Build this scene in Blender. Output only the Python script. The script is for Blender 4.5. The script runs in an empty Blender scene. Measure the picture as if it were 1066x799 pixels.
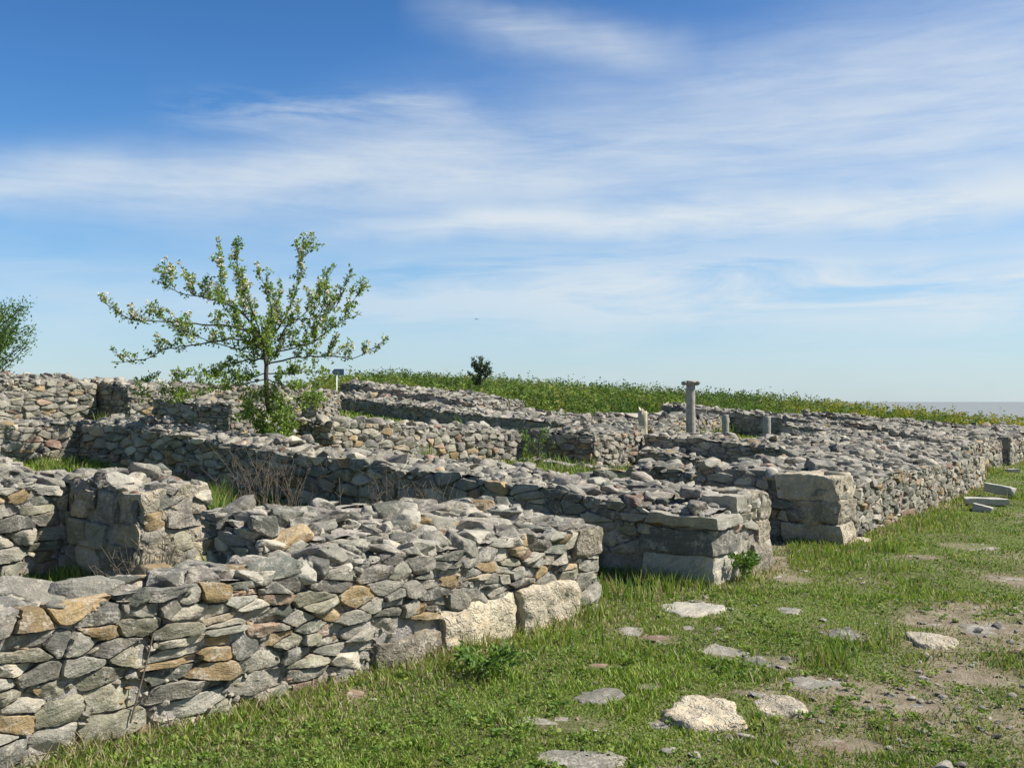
import bpy, math, random
import numpy as np
from mathutils import Vector

random.seed(11); RNG = np.random.default_rng(11)
C = bpy.context.scene.collection
F = 1024.0; CX = 533.0; HY = 418.0; HC = 1.6
PI = math.pi

# ------------------------------------------------------------------ helpers
def XY(px, d):                       # map a bearing and a distance to the plan
    return np.array([(px-CX)/F*d, d])
def ZT(py, d):                       # height seen at that distance
    return HC-(py-HY)/F*d
O0 = np.array([0.67, 7.66]); SA = np.array([.6, .8]); SB = np.array([-.8, .6])
def ST(s, t): return O0+SA*s+SB*t

_perm = RNG.random((64, 64, 64))
def vnoise(p, sc=1.0, seed=0.0):     # vectorised value noise in 0..1, p (n,3)
    q = np.asarray(p, float)*sc+seed*17.31+1000.0
    i = np.floor(q).astype(int); f = q-i; f = f*f*(3-2*f)
    i &= 63; j = (i+1) & 63
    r = 0
    for a in (0, 1):
        for b in (0, 1):
            for c in (0, 1):
                w = (f[:, 0] if a else 1-f[:, 0])*(f[:, 1] if b else 1-f[:, 1])*(f[:, 2] if c else 1-f[:, 2])
                r = r+w*_perm[(j if a else i)[:, 0], (j if b else i)[:, 1], (j if c else i)[:, 2]]
    return r
def fb(p, sc=1.0, seed=0.0, o=3):
    r = 0; a = 1; t = 0
    for k in range(o):
        r = r+a*vnoise(p, sc*2**k, seed+k*3.7); t += a; a *= .5
    return r/t
def sstep(a, b, x):
    t = np.clip((x-a)/(b-a), 0, 1); return t*t*(3-2*t)

def terrain(x, y):
    x = np.atleast_1d(np.asarray(x, float)); y = np.atleast_1d(np.asarray(y, float))
    dx = x-O0[0]; dy = y-O0[1]
    t = dx*SB[0]+dy*SB[1]
    u = t-1.0
    z = .08*.5*(u+np.sqrt(u*u+1.0))-.02
    ridge = sstep(23+.55*0, 36, y-.45*x)
    z = z+.26*ridge*sstep(6, 15, t)-.02*ridge*sstep(12, 5, t)
    z = np.minimum(z, 2.6)
    z = z-1.3*sstep(-6, -12, x)*sstep(22, 28, y)
    p = np.stack([x, y, 0*x], 1)
    z = z+.05*(fb(p, .9, 3)-.5)+.035*(fb(p, 3.2, 5)-.5)
    z = z-.06*sstep(-4, -12, t)
    r = np.sqrt(x*x+y*y)
    z = z+(-5.5-z)*sstep(52, 95, r)
    return z

def mesh_obj(name, verts, faces, mats, parent=None, midx=None, attrs=None, smooth=True, sharp=None):
    """verts (n,3); faces: list of arrays (k,m) of equal-size polys"""
    me = bpy.data.meshes.new(name)
    verts = np.asarray(verts, np.float32)
    me.vertices.add(len(verts)); me.vertices.foreach_set('co', verts.ravel())
    faces = [np.asarray(f, np.int32) for f in faces if len(f)]
    nl = sum(f.size for f in faces); nf = sum(len(f) for f in faces)
    me.loops.add(nl); me.polygons.add(nf)
    me.loops.foreach_set('vertex_index', np.concatenate([f.ravel() for f in faces]))
    tot = np.concatenate([np.full(len(f), f.shape[1], np.int32) for f in faces])
    st = np.concatenate([[0], np.cumsum(tot)[:-1]]).astype(np.int32)
    me.polygons.foreach_set('loop_start', st); me.polygons.foreach_set('loop_total', tot)
    me.polygons.foreach_set('use_smooth', np.full(nf, smooth))
    for m in (mats if isinstance(mats, (list, tuple)) else [mats]): me.materials.append(m)
    if midx is not None: me.polygons.foreach_set('material_index', np.asarray(midx, np.int32))
    if attrs:
        for k, v in attrs.items():
            a = me.attributes.new(k, 'FLOAT_COLOR', 'POINT')
            a.data.foreach_set('color', np.asarray(v, np.float32).ravel())
    me.update(calc_edges=True)
    if smooth and sharp: me.set_sharp_from_angle(angle=sharp)
    o = bpy.data.objects.new(name, me); C.objects.link(o)
    if parent is not None: o.parent = parent
    return o
def tag(o, label=None, cat=None, group=None, kind=None):
    if label: o['label'] = label
    if cat: o['category'] = cat
    if group: o['group'] = group
    if kind: o['kind'] = kind
    elif label and o.parent is None: o['kind'] = 'thing'
    return o
def thing(name, label, cat, loc, group=None):
    o = bpy.data.objects.new(name, None); C.objects.link(o); o.location = loc
    o.empty_display_size = .2
    return tag(o, label, cat, group)

class Acc:                           # mesh accumulator
    def __init__(s): s.v = []; s.n = 0; s.f = {}; s.a = []; s.sharp = None
    def add(s, v, f, mat=0, col=None):
        v = np.asarray(v, float)
        for q in (f if isinstance(f, list) else [f]):
            q = np.asarray(q, np.int64)
            if len(q): s.f.setdefault((q.shape[1], mat), []).append(q+s.n)
        s.v.append(v); s.n += len(v)
        c = np.zeros((len(v), 4)); c[:, 3] = 1
        if col is not None: c[:, :np.shape(col)[-1]] = col
        s.a.append(c)
    def build(s, name, mats, parent=None, origin=(0, 0, 0), smooth=True):
        fs = []; mi = []
        for (k, m), l in s.f.items():
            q = np.concatenate(l); fs.append(q); mi += [m]*len(q)
        return mesh_obj(name, np.concatenate(s.v)-np.asarray(origin), fs, mats, parent, mi,
                        {'scol': np.concatenate(s.a)}, smooth, s.sharp)

# ------------------------------------------------------------------ node helpers
class NT:
    def __init__(s, tree): s.t = tree; s.n = tree.nodes; s.l = tree.links
    def new(s, ty, **kw):
        n = s.n.new(ty)
        for k, v in kw.items(): setattr(n, k, v)
        return n
    def put(s, sock, v):
        if v is None: return
        if hasattr(v, 'links'): s.l.new(v, sock)
        else:
            if hasattr(sock.default_value, '__len__') and not hasattr(v, '__len__'): v = (v,)*len(sock.default_value)
            if hasattr(sock.default_value, '__len__') and len(v) == 3 and len(sock.default_value) == 4: v = (*v, 1)
            sock.default_value = v
    def m(s, op, a, b=None, c=None, clamp=False):
        n = s.new('ShaderNodeMath', operation=op, use_clamp=clamp)
        for i, v in enumerate((a, b, c)):
            if v is not None: s.put(n.inputs[i], v)
        return n.outputs[0]
    def mix(s, f, a, b, mode='MIX'):
        n = s.new('ShaderNodeMix', data_type='RGBA', blend_type=mode)
        s.put(n.inputs[0], f); s.put(n.inputs[6], a); s.put(n.inputs[7], b); return n.outputs[2]
    def noise(s, v, sc, det=3, rough=.55, dist=0):
        n = s.new('ShaderNodeTexNoise'); s.put(n.inputs['Vector'], v)
        n.inputs['Scale'].default_value = sc; n.inputs['Detail'].default_value = det
        n.inputs['Roughness'].default_value = rough; n.inputs['Distortion'].default_value = dist
        return n.outputs[0]
    def ramp(s, f, stops, interp='LINEAR'):
        n = s.new('ShaderNodeValToRGB'); cr = n.color_ramp; cr.interpolation = interp
        while len(cr.elements) < len(stops): cr.elements.new(.5)
        for e, (p, c) in zip(cr.elements, stops):
            e.position = p; e.color = (*c, 1) if hasattr(c, '__len__') else (c, c, c, 1)
        s.put(n.inputs[0], f); return n.outputs[0]
    def rng(s, v, a, b, c=0, d=1):
        n = s.new('ShaderNodeMapRange'); n.clamp = True
        s.put(n.inputs[0], v)
        for i, q in enumerate((a, b, c, d)): n.inputs[i+1].default_value = q
        return n.outputs[0]
    def vm(s, op, a, b=None):
        n = s.new('ShaderNodeVectorMath', operation=op); s.put(n.inputs[0], a)
        if b is not None: s.put(n.inputs[1], b)
        return n.outputs[0]
def mat(name):
    m = bpy.data.materials.new(name); m.use_nodes = True
    t = NT(m.node_tree); t.n.clear()
    out = t.new('ShaderNodeOutputMaterial'); b = t.new('ShaderNodeBsdfPrincipled')
    t.l.new(b.outputs[0], out.inputs[0]); b.inputs['Roughness'].default_value = .9
    b.inputs['Specular IOR Level'].default_value = .25
    return m, t, b, out

def stone_material(name, pale=False):
    m, t, b, out = mat(name)
    at = t.new('ShaderNodeAttribute', attribute_name='scol')
    sep = t.new('ShaderNodeSeparateColor'); t.l.new(at.outputs['Color'], sep.inputs[0])
    geo = t.new('ShaderNodeNewGeometry')
    off = t.new('ShaderNodeCombineXYZ')
    t.put(off.inputs[0], t.m('MULTIPLY', sep.outputs[2], 37)); t.put(off.inputs[1], t.m('MULTIPLY', sep.outputs[2], 91)); t.put(off.inputs[2], t.m('MULTIPLY', sep.outputs[2], 53))
    v = t.vm('ADD', geo.outputs['Position'], off.outputs[0])
    pal = [(0, (.195, .195, .18)), (.10, (.27, .265, .235)), (.22, (.34, .33, .29)), (.32, (.18, .19, .165)), (.42, (.30, .29, .225)),
           (.50, (.38, .37, .33)), (.60, (.27, .255, .235)), (.68, (.42, .40, .35)), (.76, (.37, .28, .16)), (.83, (.35, .25, .19)),
           (.89, (.30, .20, .16)), (.93, (.50, .47, .40)), (.97, (.40, .34, .25))]
    if pale: pal = [(0, (.40, .36, .29)), (.5, (.45, .41, .34)), (.8, (.35, .32, .27))]
    col = t.ramp(sep.outputs[0], pal, 'CONSTANT' if not pale else 'LINEAR')
    vr = t.new('ShaderNodeVectorRotate', rotation_type='EULER_XYZ'); t.l.new(v, vr.inputs['Vector'])
    er = t.new('ShaderNodeCombineXYZ'); t.put(er.inputs[0], t.m('MULTIPLY', t.m('SUBTRACT', sep.outputs[2], .5), 1.1)); t.put(er.inputs[1], t.m('MULTIPLY', t.m('SUBTRACT', sep.outputs[1], .5), 1.1)); t.l.new(er.outputs[0], vr.inputs['Rotation'])
    st = t.new('ShaderNodeMapping'); st.inputs['Scale'].default_value = (2.2, 2.2, 22); st.inputs['Rotation'].default_value = (.12, .1, 0)
    t.l.new(vr.outputs[0], st.inputs[0])
    strata = t.noise(st.outputs[0], 2.2, 4, .6)
    big = t.noise(v, 5, 4, .6, .4)
    med = t.noise(v, 17, 4, .65, .2)
    fine = t.noise(v, 75, 4, .7)
    # mineral tint patches
    tint = t.ramp(big, [(.3, (.80, .84, .80)), (.5, (1, 1, 1)), (.72, (1.22, 1.10, .90))])
    col = t.mix(.8, col, tint, 'MULTIPLY')
    col = t.mix(1, col, t.ramp(strata, [(.3, .80), (.5, 1.0), (.7, 1.12)]) if not pale else 1.0, 'MULTIPLY')
    col = t.mix(1, col, t.rng(fine, .3, .7, .72, 1.24), 'MULTIPLY')
    col = t.mix(1, col, t.rng(sep.outputs[1], 0, 1.4, .54, 1.4), 'MULTIPLY')
    # pale crust lichen, then ochre and dark spots
    lm = t.m('MULTIPLY', t.rng(t.m('ADD', t.m('MULTIPLY', med, .6), t.m('MULTIPLY', big, .5)), .545, .64), t.rng(fine, .38, .55))
    col = t.mix(t.m('MULTIPLY', lm, .70), col, (.50, .485, .44))
    if not pale: col = t.mix(1, col, (.93, .885, .81), 'MULTIPLY')
    else:
        col = t.mix(1, col, (1.06, 1.01, .92), 'MULTIPLY')
        stn = t.noise(t.vm('MULTIPLY', v, (1, 1, .35)), 6, 5, .7, .5)
        col = t.mix(1, col, t.ramp(stn, [(.32, (.66, .66, .64)), (.5, (.98, .97, .95)), (.66, (1.2, 1.18, 1.1))]), 'MULTIPLY')
    om = t.rng(t.noise(t.vm('ADD', v, (7, 3, 1)), 9, 4, .7), .66, .72)
    col = t.mix(t.m('MULTIPLY', om, .45), col, (.40, .29, .12))
    dm = t.rng(t.noise(t.vm('ADD', v, (1, 9, 4)), 13, 5, .75), .62, .70)
    col = t.mix(t.m('MULTIPLY', dm, .6), col, (.11, .11, .10))
    t.put(b.inputs['Base Color'], col)
    h = t.m('ADD', t.m('MULTIPLY', med, .55), t.m('ADD', t.m('MULTIPLY', fine, .35), t.m('MULTIPLY', strata, .5 if not pale else .1)))
    if pale:
        vo = t.new('ShaderNodeTexVoronoi'); vo.inputs['Scale'].default_value = 55; t.l.new(v, vo.inputs['Vector'])
        pit = t.m('MULTIPLY', t.rng(vo.outputs[0], .1, .45, .5, 1), t.rng(med, .45, .6))
        h = t.m('ADD', h, t.m('MULTIPLY', pit, .5))
    bp = t.new('ShaderNodeBump'); bp.inputs['Strength'].default_value = .9; bp.inputs['Distance'].default_value = .022
    t.put(bp.inputs['Height'], h); t.l.new(bp.outputs[0], b.inputs['Normal'])
    b.inputs['Roughness'].default_value = .88
    return m
M_STONE = stone_material('weathered_schist')
M_PALE = stone_material('pale_shell_limestone', True)

def mortar_material():
    m, t, b, out = mat('crumbling_mortar')
    geo = t.new('ShaderNodeNewGeometry'); v = geo.outputs['Position']
    big = t.noise(v, 2.5, 4, .6); med = t.noise(v, 18, 5, .7); fine = t.noise(v, 90, 4, .7)
    col = t.ramp(big, [(.3, (.24, .22, .195)), (.5, (.34, .31, .27)), (.7, (.41, .37, .32))])
    col = t.mix(1, col, t.rng(med, .3, .7, .62, 1.3), 'MULTIPLY')
    col = t.mix(1, col, t.rng(fine, .3, .7, .75, 1.2), 'MULTIPLY')
    vo = t.new('ShaderNodeTexVoronoi'); vo.inputs['Scale'].default_value = 38; t.l.new(v, vo.inputs['Vector'])
    peb = t.rng(vo.outputs[0], .1, .35, 1, 0)
    col = t.mix(t.m('MULTIPLY', peb, .5), col, (.50, .46, .41))
    t.put(b.inputs['Base Color'], col)
    bp = t.new('ShaderNodeBump'); bp.inputs['Strength'].default_value = 1; bp.inputs['Distance'].default_value = .02
    t.put(bp.inputs['Height'], t.m('ADD', t.m('MULTIPLY', peb, .5), t.m('ADD', med, t.m('MULTIPLY', fine, .5)))); t.l.new(bp.outputs[0], b.inputs['Normal'])
    return m
M_MORTAR = mortar_material()

def ground_material():
    m, t, b, out = mat('turf_and_bare_soil')
    geo = t.new('ShaderNodeNewGeometry'); v = geo.outputs['Position']
    at = t.new('ShaderNodeAttribute', attribute_name='scol')
    sep = t.new('ShaderNodeSeparateColor'); t.l.new(at.outputs['Color'], sep.inputs[0])
    med = t.noise(v, 6, 5, .65); fine = t.noise(v, 45, 5, .7); big = t.noise(v, .8, 4, .6)
    soil = t.ramp(med, [(.3, (.17, .135, .085)), (.5, (.26, .21, .14)), (.7, (.35, .30, .215))])
    turf = t.ramp(fine, [(.3, (.08, .11, .025)), (.55, (.14, .18, .04)), (.75, (.22, .24, .08))])
    turf = t.mix(t.rng(big, .4, .65), turf, t.ramp(fine, [(.3, (.06, .065, .02)), (.7, (.17, .15, .07))]))
    mask = t.rng(t.m('ADD', sep.outputs[0], t.m('MULTIPLY', t.m('SUBTRACT', fine, .5), .7)), .42, .58)
    col = t.mix(mask, turf, soil)
    t.put(b.inputs['Base Color'], col)
    vo = t.new('ShaderNodeTexVoronoi'); vo.inputs['Scale'].default_value = 30; t.l.new(v, vo.inputs['Vector'])
    bp = t.new('ShaderNodeBump'); bp.inputs['Strength'].default_value = .9; bp.inputs['Distance'].default_value = .03
    t.put(bp.inputs['Height'], t.m('ADD', t.m('ADD', med, fine), t.m('MULTIPLY', t.rng(vo.outputs[0], 0, .3, 1, 0), .3))); t.l.new(bp.outputs[0], b.inputs['Normal'])
    b.inputs['Roughness'].default_value = .95
    return m
M_GROUND = ground_material()

def leaf_material(name, trans=.35, rough=.55):
    m, t, b, out = mat(name)
    at = t.new('ShaderNodeAttribute', attribute_name='scol')
    t.l.new(at.outputs['Color'], b.inputs['Base Color']); b.inputs['Roughness'].default_value = rough
    tr = t.new('ShaderNodeBsdfTranslucent')
    t.put(tr.inputs[0], t.mix(1, at.outputs['Color'], (1.25, 1.25, .7), 'MULTIPLY'))
    mx = t.new('ShaderNodeMixShader'); mx.inputs[0].default_value = trans
    t.l.new(b.outputs[0], mx.inputs[1]); t.l.new(tr.outputs[0], mx.inputs[2]); t.l.new(mx.outputs[0], out.inputs[0])
    return m
M_GRASS = leaf_material('grass_blades', .3)
M_LEAF = leaf_material('fresh_leaves', .35)
M_PETAL = leaf_material('blossom_petals', .3, .7)
def plain(name, col, rough=.85, var=.25, sc=20, bump=.01):
    m, t, b, out = mat(name)
    geo = t.new('ShaderNodeNewGeometry'); n = t.noise(geo.outputs['Position'], sc, 5, .7)
    t.put(b.inputs['Base Color'], t.mix(1, col, t.rng(n, .3, .7, 1-var, 1+var), 'MULTIPLY'))
    b.inputs['Roughness'].default_value = rough
    bp = t.new('ShaderNodeBump'); bp.inputs['Strength'].default_value = .8; bp.inputs['Distance'].default_value = bump
    t.put(bp.inputs['Height'], n); t.l.new(bp.outputs[0], b.inputs['Normal'])
    return m
M_BARK = plain('dark_bark', (.085, .07, .058), .9, .4, 30)
M_STALK = plain('dry_stalk', (.12, .10, .075), .9, .3, 40, .002)
M_MARBLE = plain('weathered_marble', (.31, .29, .25), .75, .38, 9, .012)
M_SLABW = plain('white_marble_slab', (.38, .36, .31), .8, .25, 14, .01)
M_GREYB = plain('grey_weathered_stone', (.235, .24, .225), .85, .38, 8, .02)
M_PALEB = plain('honey_limestone', (.48, .41, .29), .85, .28, 12, .012)
M_POST = plain('white_painted_metal', (.75, .75, .72), .5, .06, 8, .001)
M_SIGN = plain('blue_grey_sign_board', (.12, .16, .26), .5, .1, 8, .001)
M_BIRD = plain('dark_feathers', (.05, .05, .055), .8, .2, 30, .002)

# ------------------------------------------------------------------ rocks library
def hull_rock(npts, bev, cuts, rng, amp):
    """an angular stone: hull of scattered points, worn edges, rough skin"""
    import bmesh
    p = rng.normal(size=(npts, 3)); p /= np.abs(p).max(1)[:, None]**.55*np.linalg.norm(p, axis=1)[:, None]**.45
    p *= rng.uniform(.82, 1.05, (npts, 1)); p[:, 2] = np.clip(p[:, 2], -.72, .72)
    bm = bmesh.new()
    for q in p: bm.verts.new(q)
    r = bmesh.ops.convex_hull(bm, input=bm.verts)
    bad = [g for g in set(r['geom_interior']+r['geom_unused']) if isinstance(g, bmesh.types.BMVert) and g.is_valid]
    if bad: bmesh.ops.delete(bm, geom=bad, context='VERTS')
    bmesh.ops.dissolve_limit(bm, angle_limit=.22, verts=bm.verts, edges=bm.edges)
    if bev: bmesh.ops.bevel(bm, geom=bm.verts[:]+bm.edges[:], offset=bev, segments=1, affect='EDGES', profile=.6, clamp_overlap=True)
    bmesh.ops.triangulate(bm, faces=bm.faces)
    for _ in range(cuts):
        le = [e for e in bm.edges if e.calc_length() > (.20 if cuts > 2 else .32)]
        if le: bmesh.ops.subdivide_edges(bm, edges=le, cuts=1, use_grid_fill=True)
        bmesh.ops.triangulate(bm, faces=bm.faces)
    bm.verts.index_update()
    v = np.array([x.co[:] for x in bm.verts]); f = np.array([[q.index for q in t.verts] for t in bm.faces]); bm.free()
    s_ = rng.uniform(0, 50)
    if amp: v = v+(np.stack([fb(v, 3, s_+a) for a in (0, 5, 11)], 1)-.5)*amp+(np.stack([vnoise(v, 9, s_+a) for a in (0, 5, 11)], 1)-.5)*amp*.35
    return v, f
ROCKS = {1: [hull_rock(12, 0, 0, RNG, .0) for _ in range(24)], 2: [hull_rock(15, .10, 0, RNG, .05) for _ in range(40)],
         3: [hull_rock(18, .09, 3, RNG, .14) for _ in range(48)]}
def rotmat(yaw, tx, ty):
    cz, sz = math.cos(yaw), math.sin(yaw); cx, sx = math.cos(tx), math.sin(tx); cy, sy = math.cos(ty), math.sin(ty)
    return np.array([[1, 0, 0], [0, cx, -sx], [0, sx, cx]])@np.array([[cy, 0, sy], [0, 1, 0], [-sy, 0, cy]])@np.array([[cz, -sz, 0], [sz, cz, 0], [0, 0, 1]])
def add_rock(acc, pos, size, sub, yaw=None, tilt=.3, col=None, matid=0):
    v, f = ROCKS[sub][RNG.integers(len(ROCKS[sub]))]
    R = rotmat(RNG.uniform(0, 2*PI), RNG.normal(0, .12), RNG.normal(0, .12))
    v = v@R.T*np.asarray(size)*.54
    R2 = rotmat(RNG.uniform(0, 2*PI) if yaw is None else yaw, RNG.normal(0, tilt), RNG.normal(0, tilt))
    v = v@R2.T+np.asarray(pos)
    if col is None: col = (top_pick(), RNG.random(), RNG.random())
    acc.add(v, f, matid, col)
def top_pick():
    return RNG.choice([.05, .15, .27, .36, .54, .64, .72, .80, .91, .95], p=[.13, .17, .21, .10, .14, .15, .06, .02, .01, .01])
def face_pick():
    return RNG.choice([.05, .15, .27, .36, .46, .54, .64, .72, .80, .86, .91, .95, .99], p=[.06, .12, .15, .08, .12, .11, .08, .07, .085, .05, .015, .04, .02])

# ------------------------------------------------------------------ masonry
def clip(poly, a, b, c):             # keep a*x+b*y<=c
    out = []; n = len(poly)
    for i in range(n):
        p = poly[i]; q = poly[(i+1) % n]
        dp = a*p[0]+b*p[1]-c; dq = a*q[0]+b*q[1]-c
        if dp <= 0: out.append(p)
        if (dp < 0 and dq > 0) or (dp > 0 and dq < 0):
            k = dp/(dp-dq); out.append((p[0]+(q[0]-p[0])*k, p[1]+(q[1]-p[1])*k))
    return out
def pack(L, H0, H1, wmean, hmean, holes, rng):
    seeds = []; v = H0+rng.uniform(0, .04)
    ph = rng.uniform(0, 9)
    while v < H1+.1:
        rh = hmean*rng.choice([.75, .95, 1.2, 1.9], p=[.3, .35, .2, .15]); u = -rng.uniform(0, .3)
        while u < L+.15:
            w = wmean*math.exp(rng.normal(0, .52))
            vv = v+rh*.5+.035*math.sin(1.7*(u+w/2)+ph+v*3)+rng.normal(0, hmean*.14)
            if w > wmean*.9 and rng.random() < .22:       # two thin stones one above the other
                seeds.append((u+w/2, vv-rh*.27)); seeds.append((u+w/2+rng.normal(0, .02), vv+rh*.27))
            elif rng.random() < .93: seeds.append((u+w/2, vv))
            u += w
        v += rh
    S = np.array(seeds); an = 2.45
    for (a, b, c, d) in holes:
        S = S[~((S[:, 0] > a-.03) & (S[:, 0] < b+.03) & (S[:, 1] > c-.02) & (S[:, 1] < d+.02))]
    Q = S*np.array([1/an, 1.0]); cells = []
    for i in range(len(S)):
        d2 = ((Q-Q[i])**2).sum(1); idx = np.argsort(d2)[1:15]
        r = .75
        poly = [(S[i, 0]-r, S[i, 1]-r*.6), (S[i, 0]+r, S[i, 1]-r*.6), (S[i, 0]+r, S[i, 1]+r*.6), (S[i, 0]-r, S[i, 1]+r*.6)]
        for j in idx:
            a = (Q[j, 0]-Q[i, 0])/an; b = Q[j, 1]-Q[i, 1]
            c = (Q[j]@Q[j]-Q[i]@Q[i])/2
            poly = clip(poly, a, b, c)
            if len(poly) < 3: break
        if len(poly) < 3: continue
        poly = clip(clip(poly, -1, 0, .0), 1, 0, L)
        for (a, b, c, d) in holes:
            if len(poly) < 3: break
            cx, cy = S[i]
            px = max(a-cx, cx-b); py = max(c-cy, cy-d)
            if max(px, 0)+max(py, 0) > .9: continue
            if px > py: poly = clip(poly, 1, 0, a) if cx < a else clip(poly, -1, 0, -b)
            else: poly = clip(poly, 0, 1, c) if cy < c else clip(poly, 0, -1, -d)
        if len(poly) >= 3: cells.append((S[i], np.array(poly)))
    return cells

def loft(acc, poly, P0, ud, vd, nd, N, rings, rng, gap, emin, emax, tilt, back, col, matid=0):
    c = poly.mean(0)
    ext = (poly.max(0)-poly.min(0))/2
    if ext.min() < gap*1.15: return
    q = c+(poly-c)*(1-np.minimum(gap/ext, .5))
    q = np.vstack([q, q[:1]]); seg = np.linalg.norm(np.diff(q, axis=0), axis=1); cum = np.concatenate([[0], np.cumsum(seg)])
    s = (np.arange(N)+.5)/N*cum[-1]
    p = np.stack([np.interp(s, cum, q[:, 0]), np.interp(s, cum, q[:, 1])], 1)
    if N > 20: p = .76*p+.12*np.roll(p, 1, 0)+.12*np.roll(p, -1, 0)
    c = p.mean(0); dp = p-c
    jr = min(ext)*.10
    dp = dp*(1+rng.normal(0, .045, (N, 1)))
    e = rng.uniform(emin, emax)
    k = 4
    pl = rng.normal(0, 1, (k, 2)); pl /= np.linalg.norm(pl, axis=1)[:, None]+1e-9
    slope = np.abs(rng.normal(0, .26, k))+.0; offs = rng.uniform(0, .012, k)
    tl = rng.normal(0, tilt, 2)
    V = []
    for ri, (sc, dd) in enumerate(rings):
        w = dp*sc
        if ri < 2: h = np.full(N, back if ri == 0 else e*.35-.012)
        else:
            h0 = e+w@tl
            h1 = (e+offs[None, :]+(slope*min(ext)*.7)[None, :]-np.clip(w@pl.T, 0, None)*slope[None, :]*1.4).min(1)
            h = np.minimum(h0, h1)-dd*min(.035, ext.min()*.5)
        V.append(np.column_stack([c+w, h]))
    h0 = min(e, (e+offs+slope*min(ext)*.7).min())
    V.append(np.array([[c[0], c[1], h0]]))
    V = np.vstack(V); R = len(rings)
    ph = rng.uniform(0, 50)
    nv_ = len(V); q4 = np.concatenate([V*14+ph, V*14+ph*3+91, V*11+ph*5+211, V*34+ph*2+57]); nn4 = vnoise(q4)-.5
    nz = np.stack([nn4[:nv_], nn4[nv_:2*nv_], nn4[2*nv_:3*nv_]], 1); nz2 = nn4[3*nv_:]
    V[:, 2] += nz2*.008
    V = V+nz*np.array([.010, .008, .026])*(1 if N > 9 else 1.3)
    W = P0+V[:, :1]*ud+V[:, 1:2]*vd+V[:, 2:3]*nd
    i = np.arange(N); j = (i+1) % N
    quads = np.concatenate([np.stack([r*N+i, r*N+j, (r+1)*N+j, (r+1)*N+i], 1) for r in range(R-1)])
    tris = np.stack([(R-1)*N+i, (R-1)*N+j, np.full(N, R*N)], 1)
    acc.add(W, [quads, tris], matid, col)
RINGS = {2: [(1, 0), (1, 0), (.992, .26), (.96, .03), (.76, 0), (.5, 0), (.25, 0)],
         1: [(1, 0), (1, 0), (.97, .35), (.88, .02), (.45, 0)],
         0: [(1, 0), (1, 0), (.90, .15)]}
NSEG = {2: 30, 1: 14, 0: 9}
WALLS = []

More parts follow.
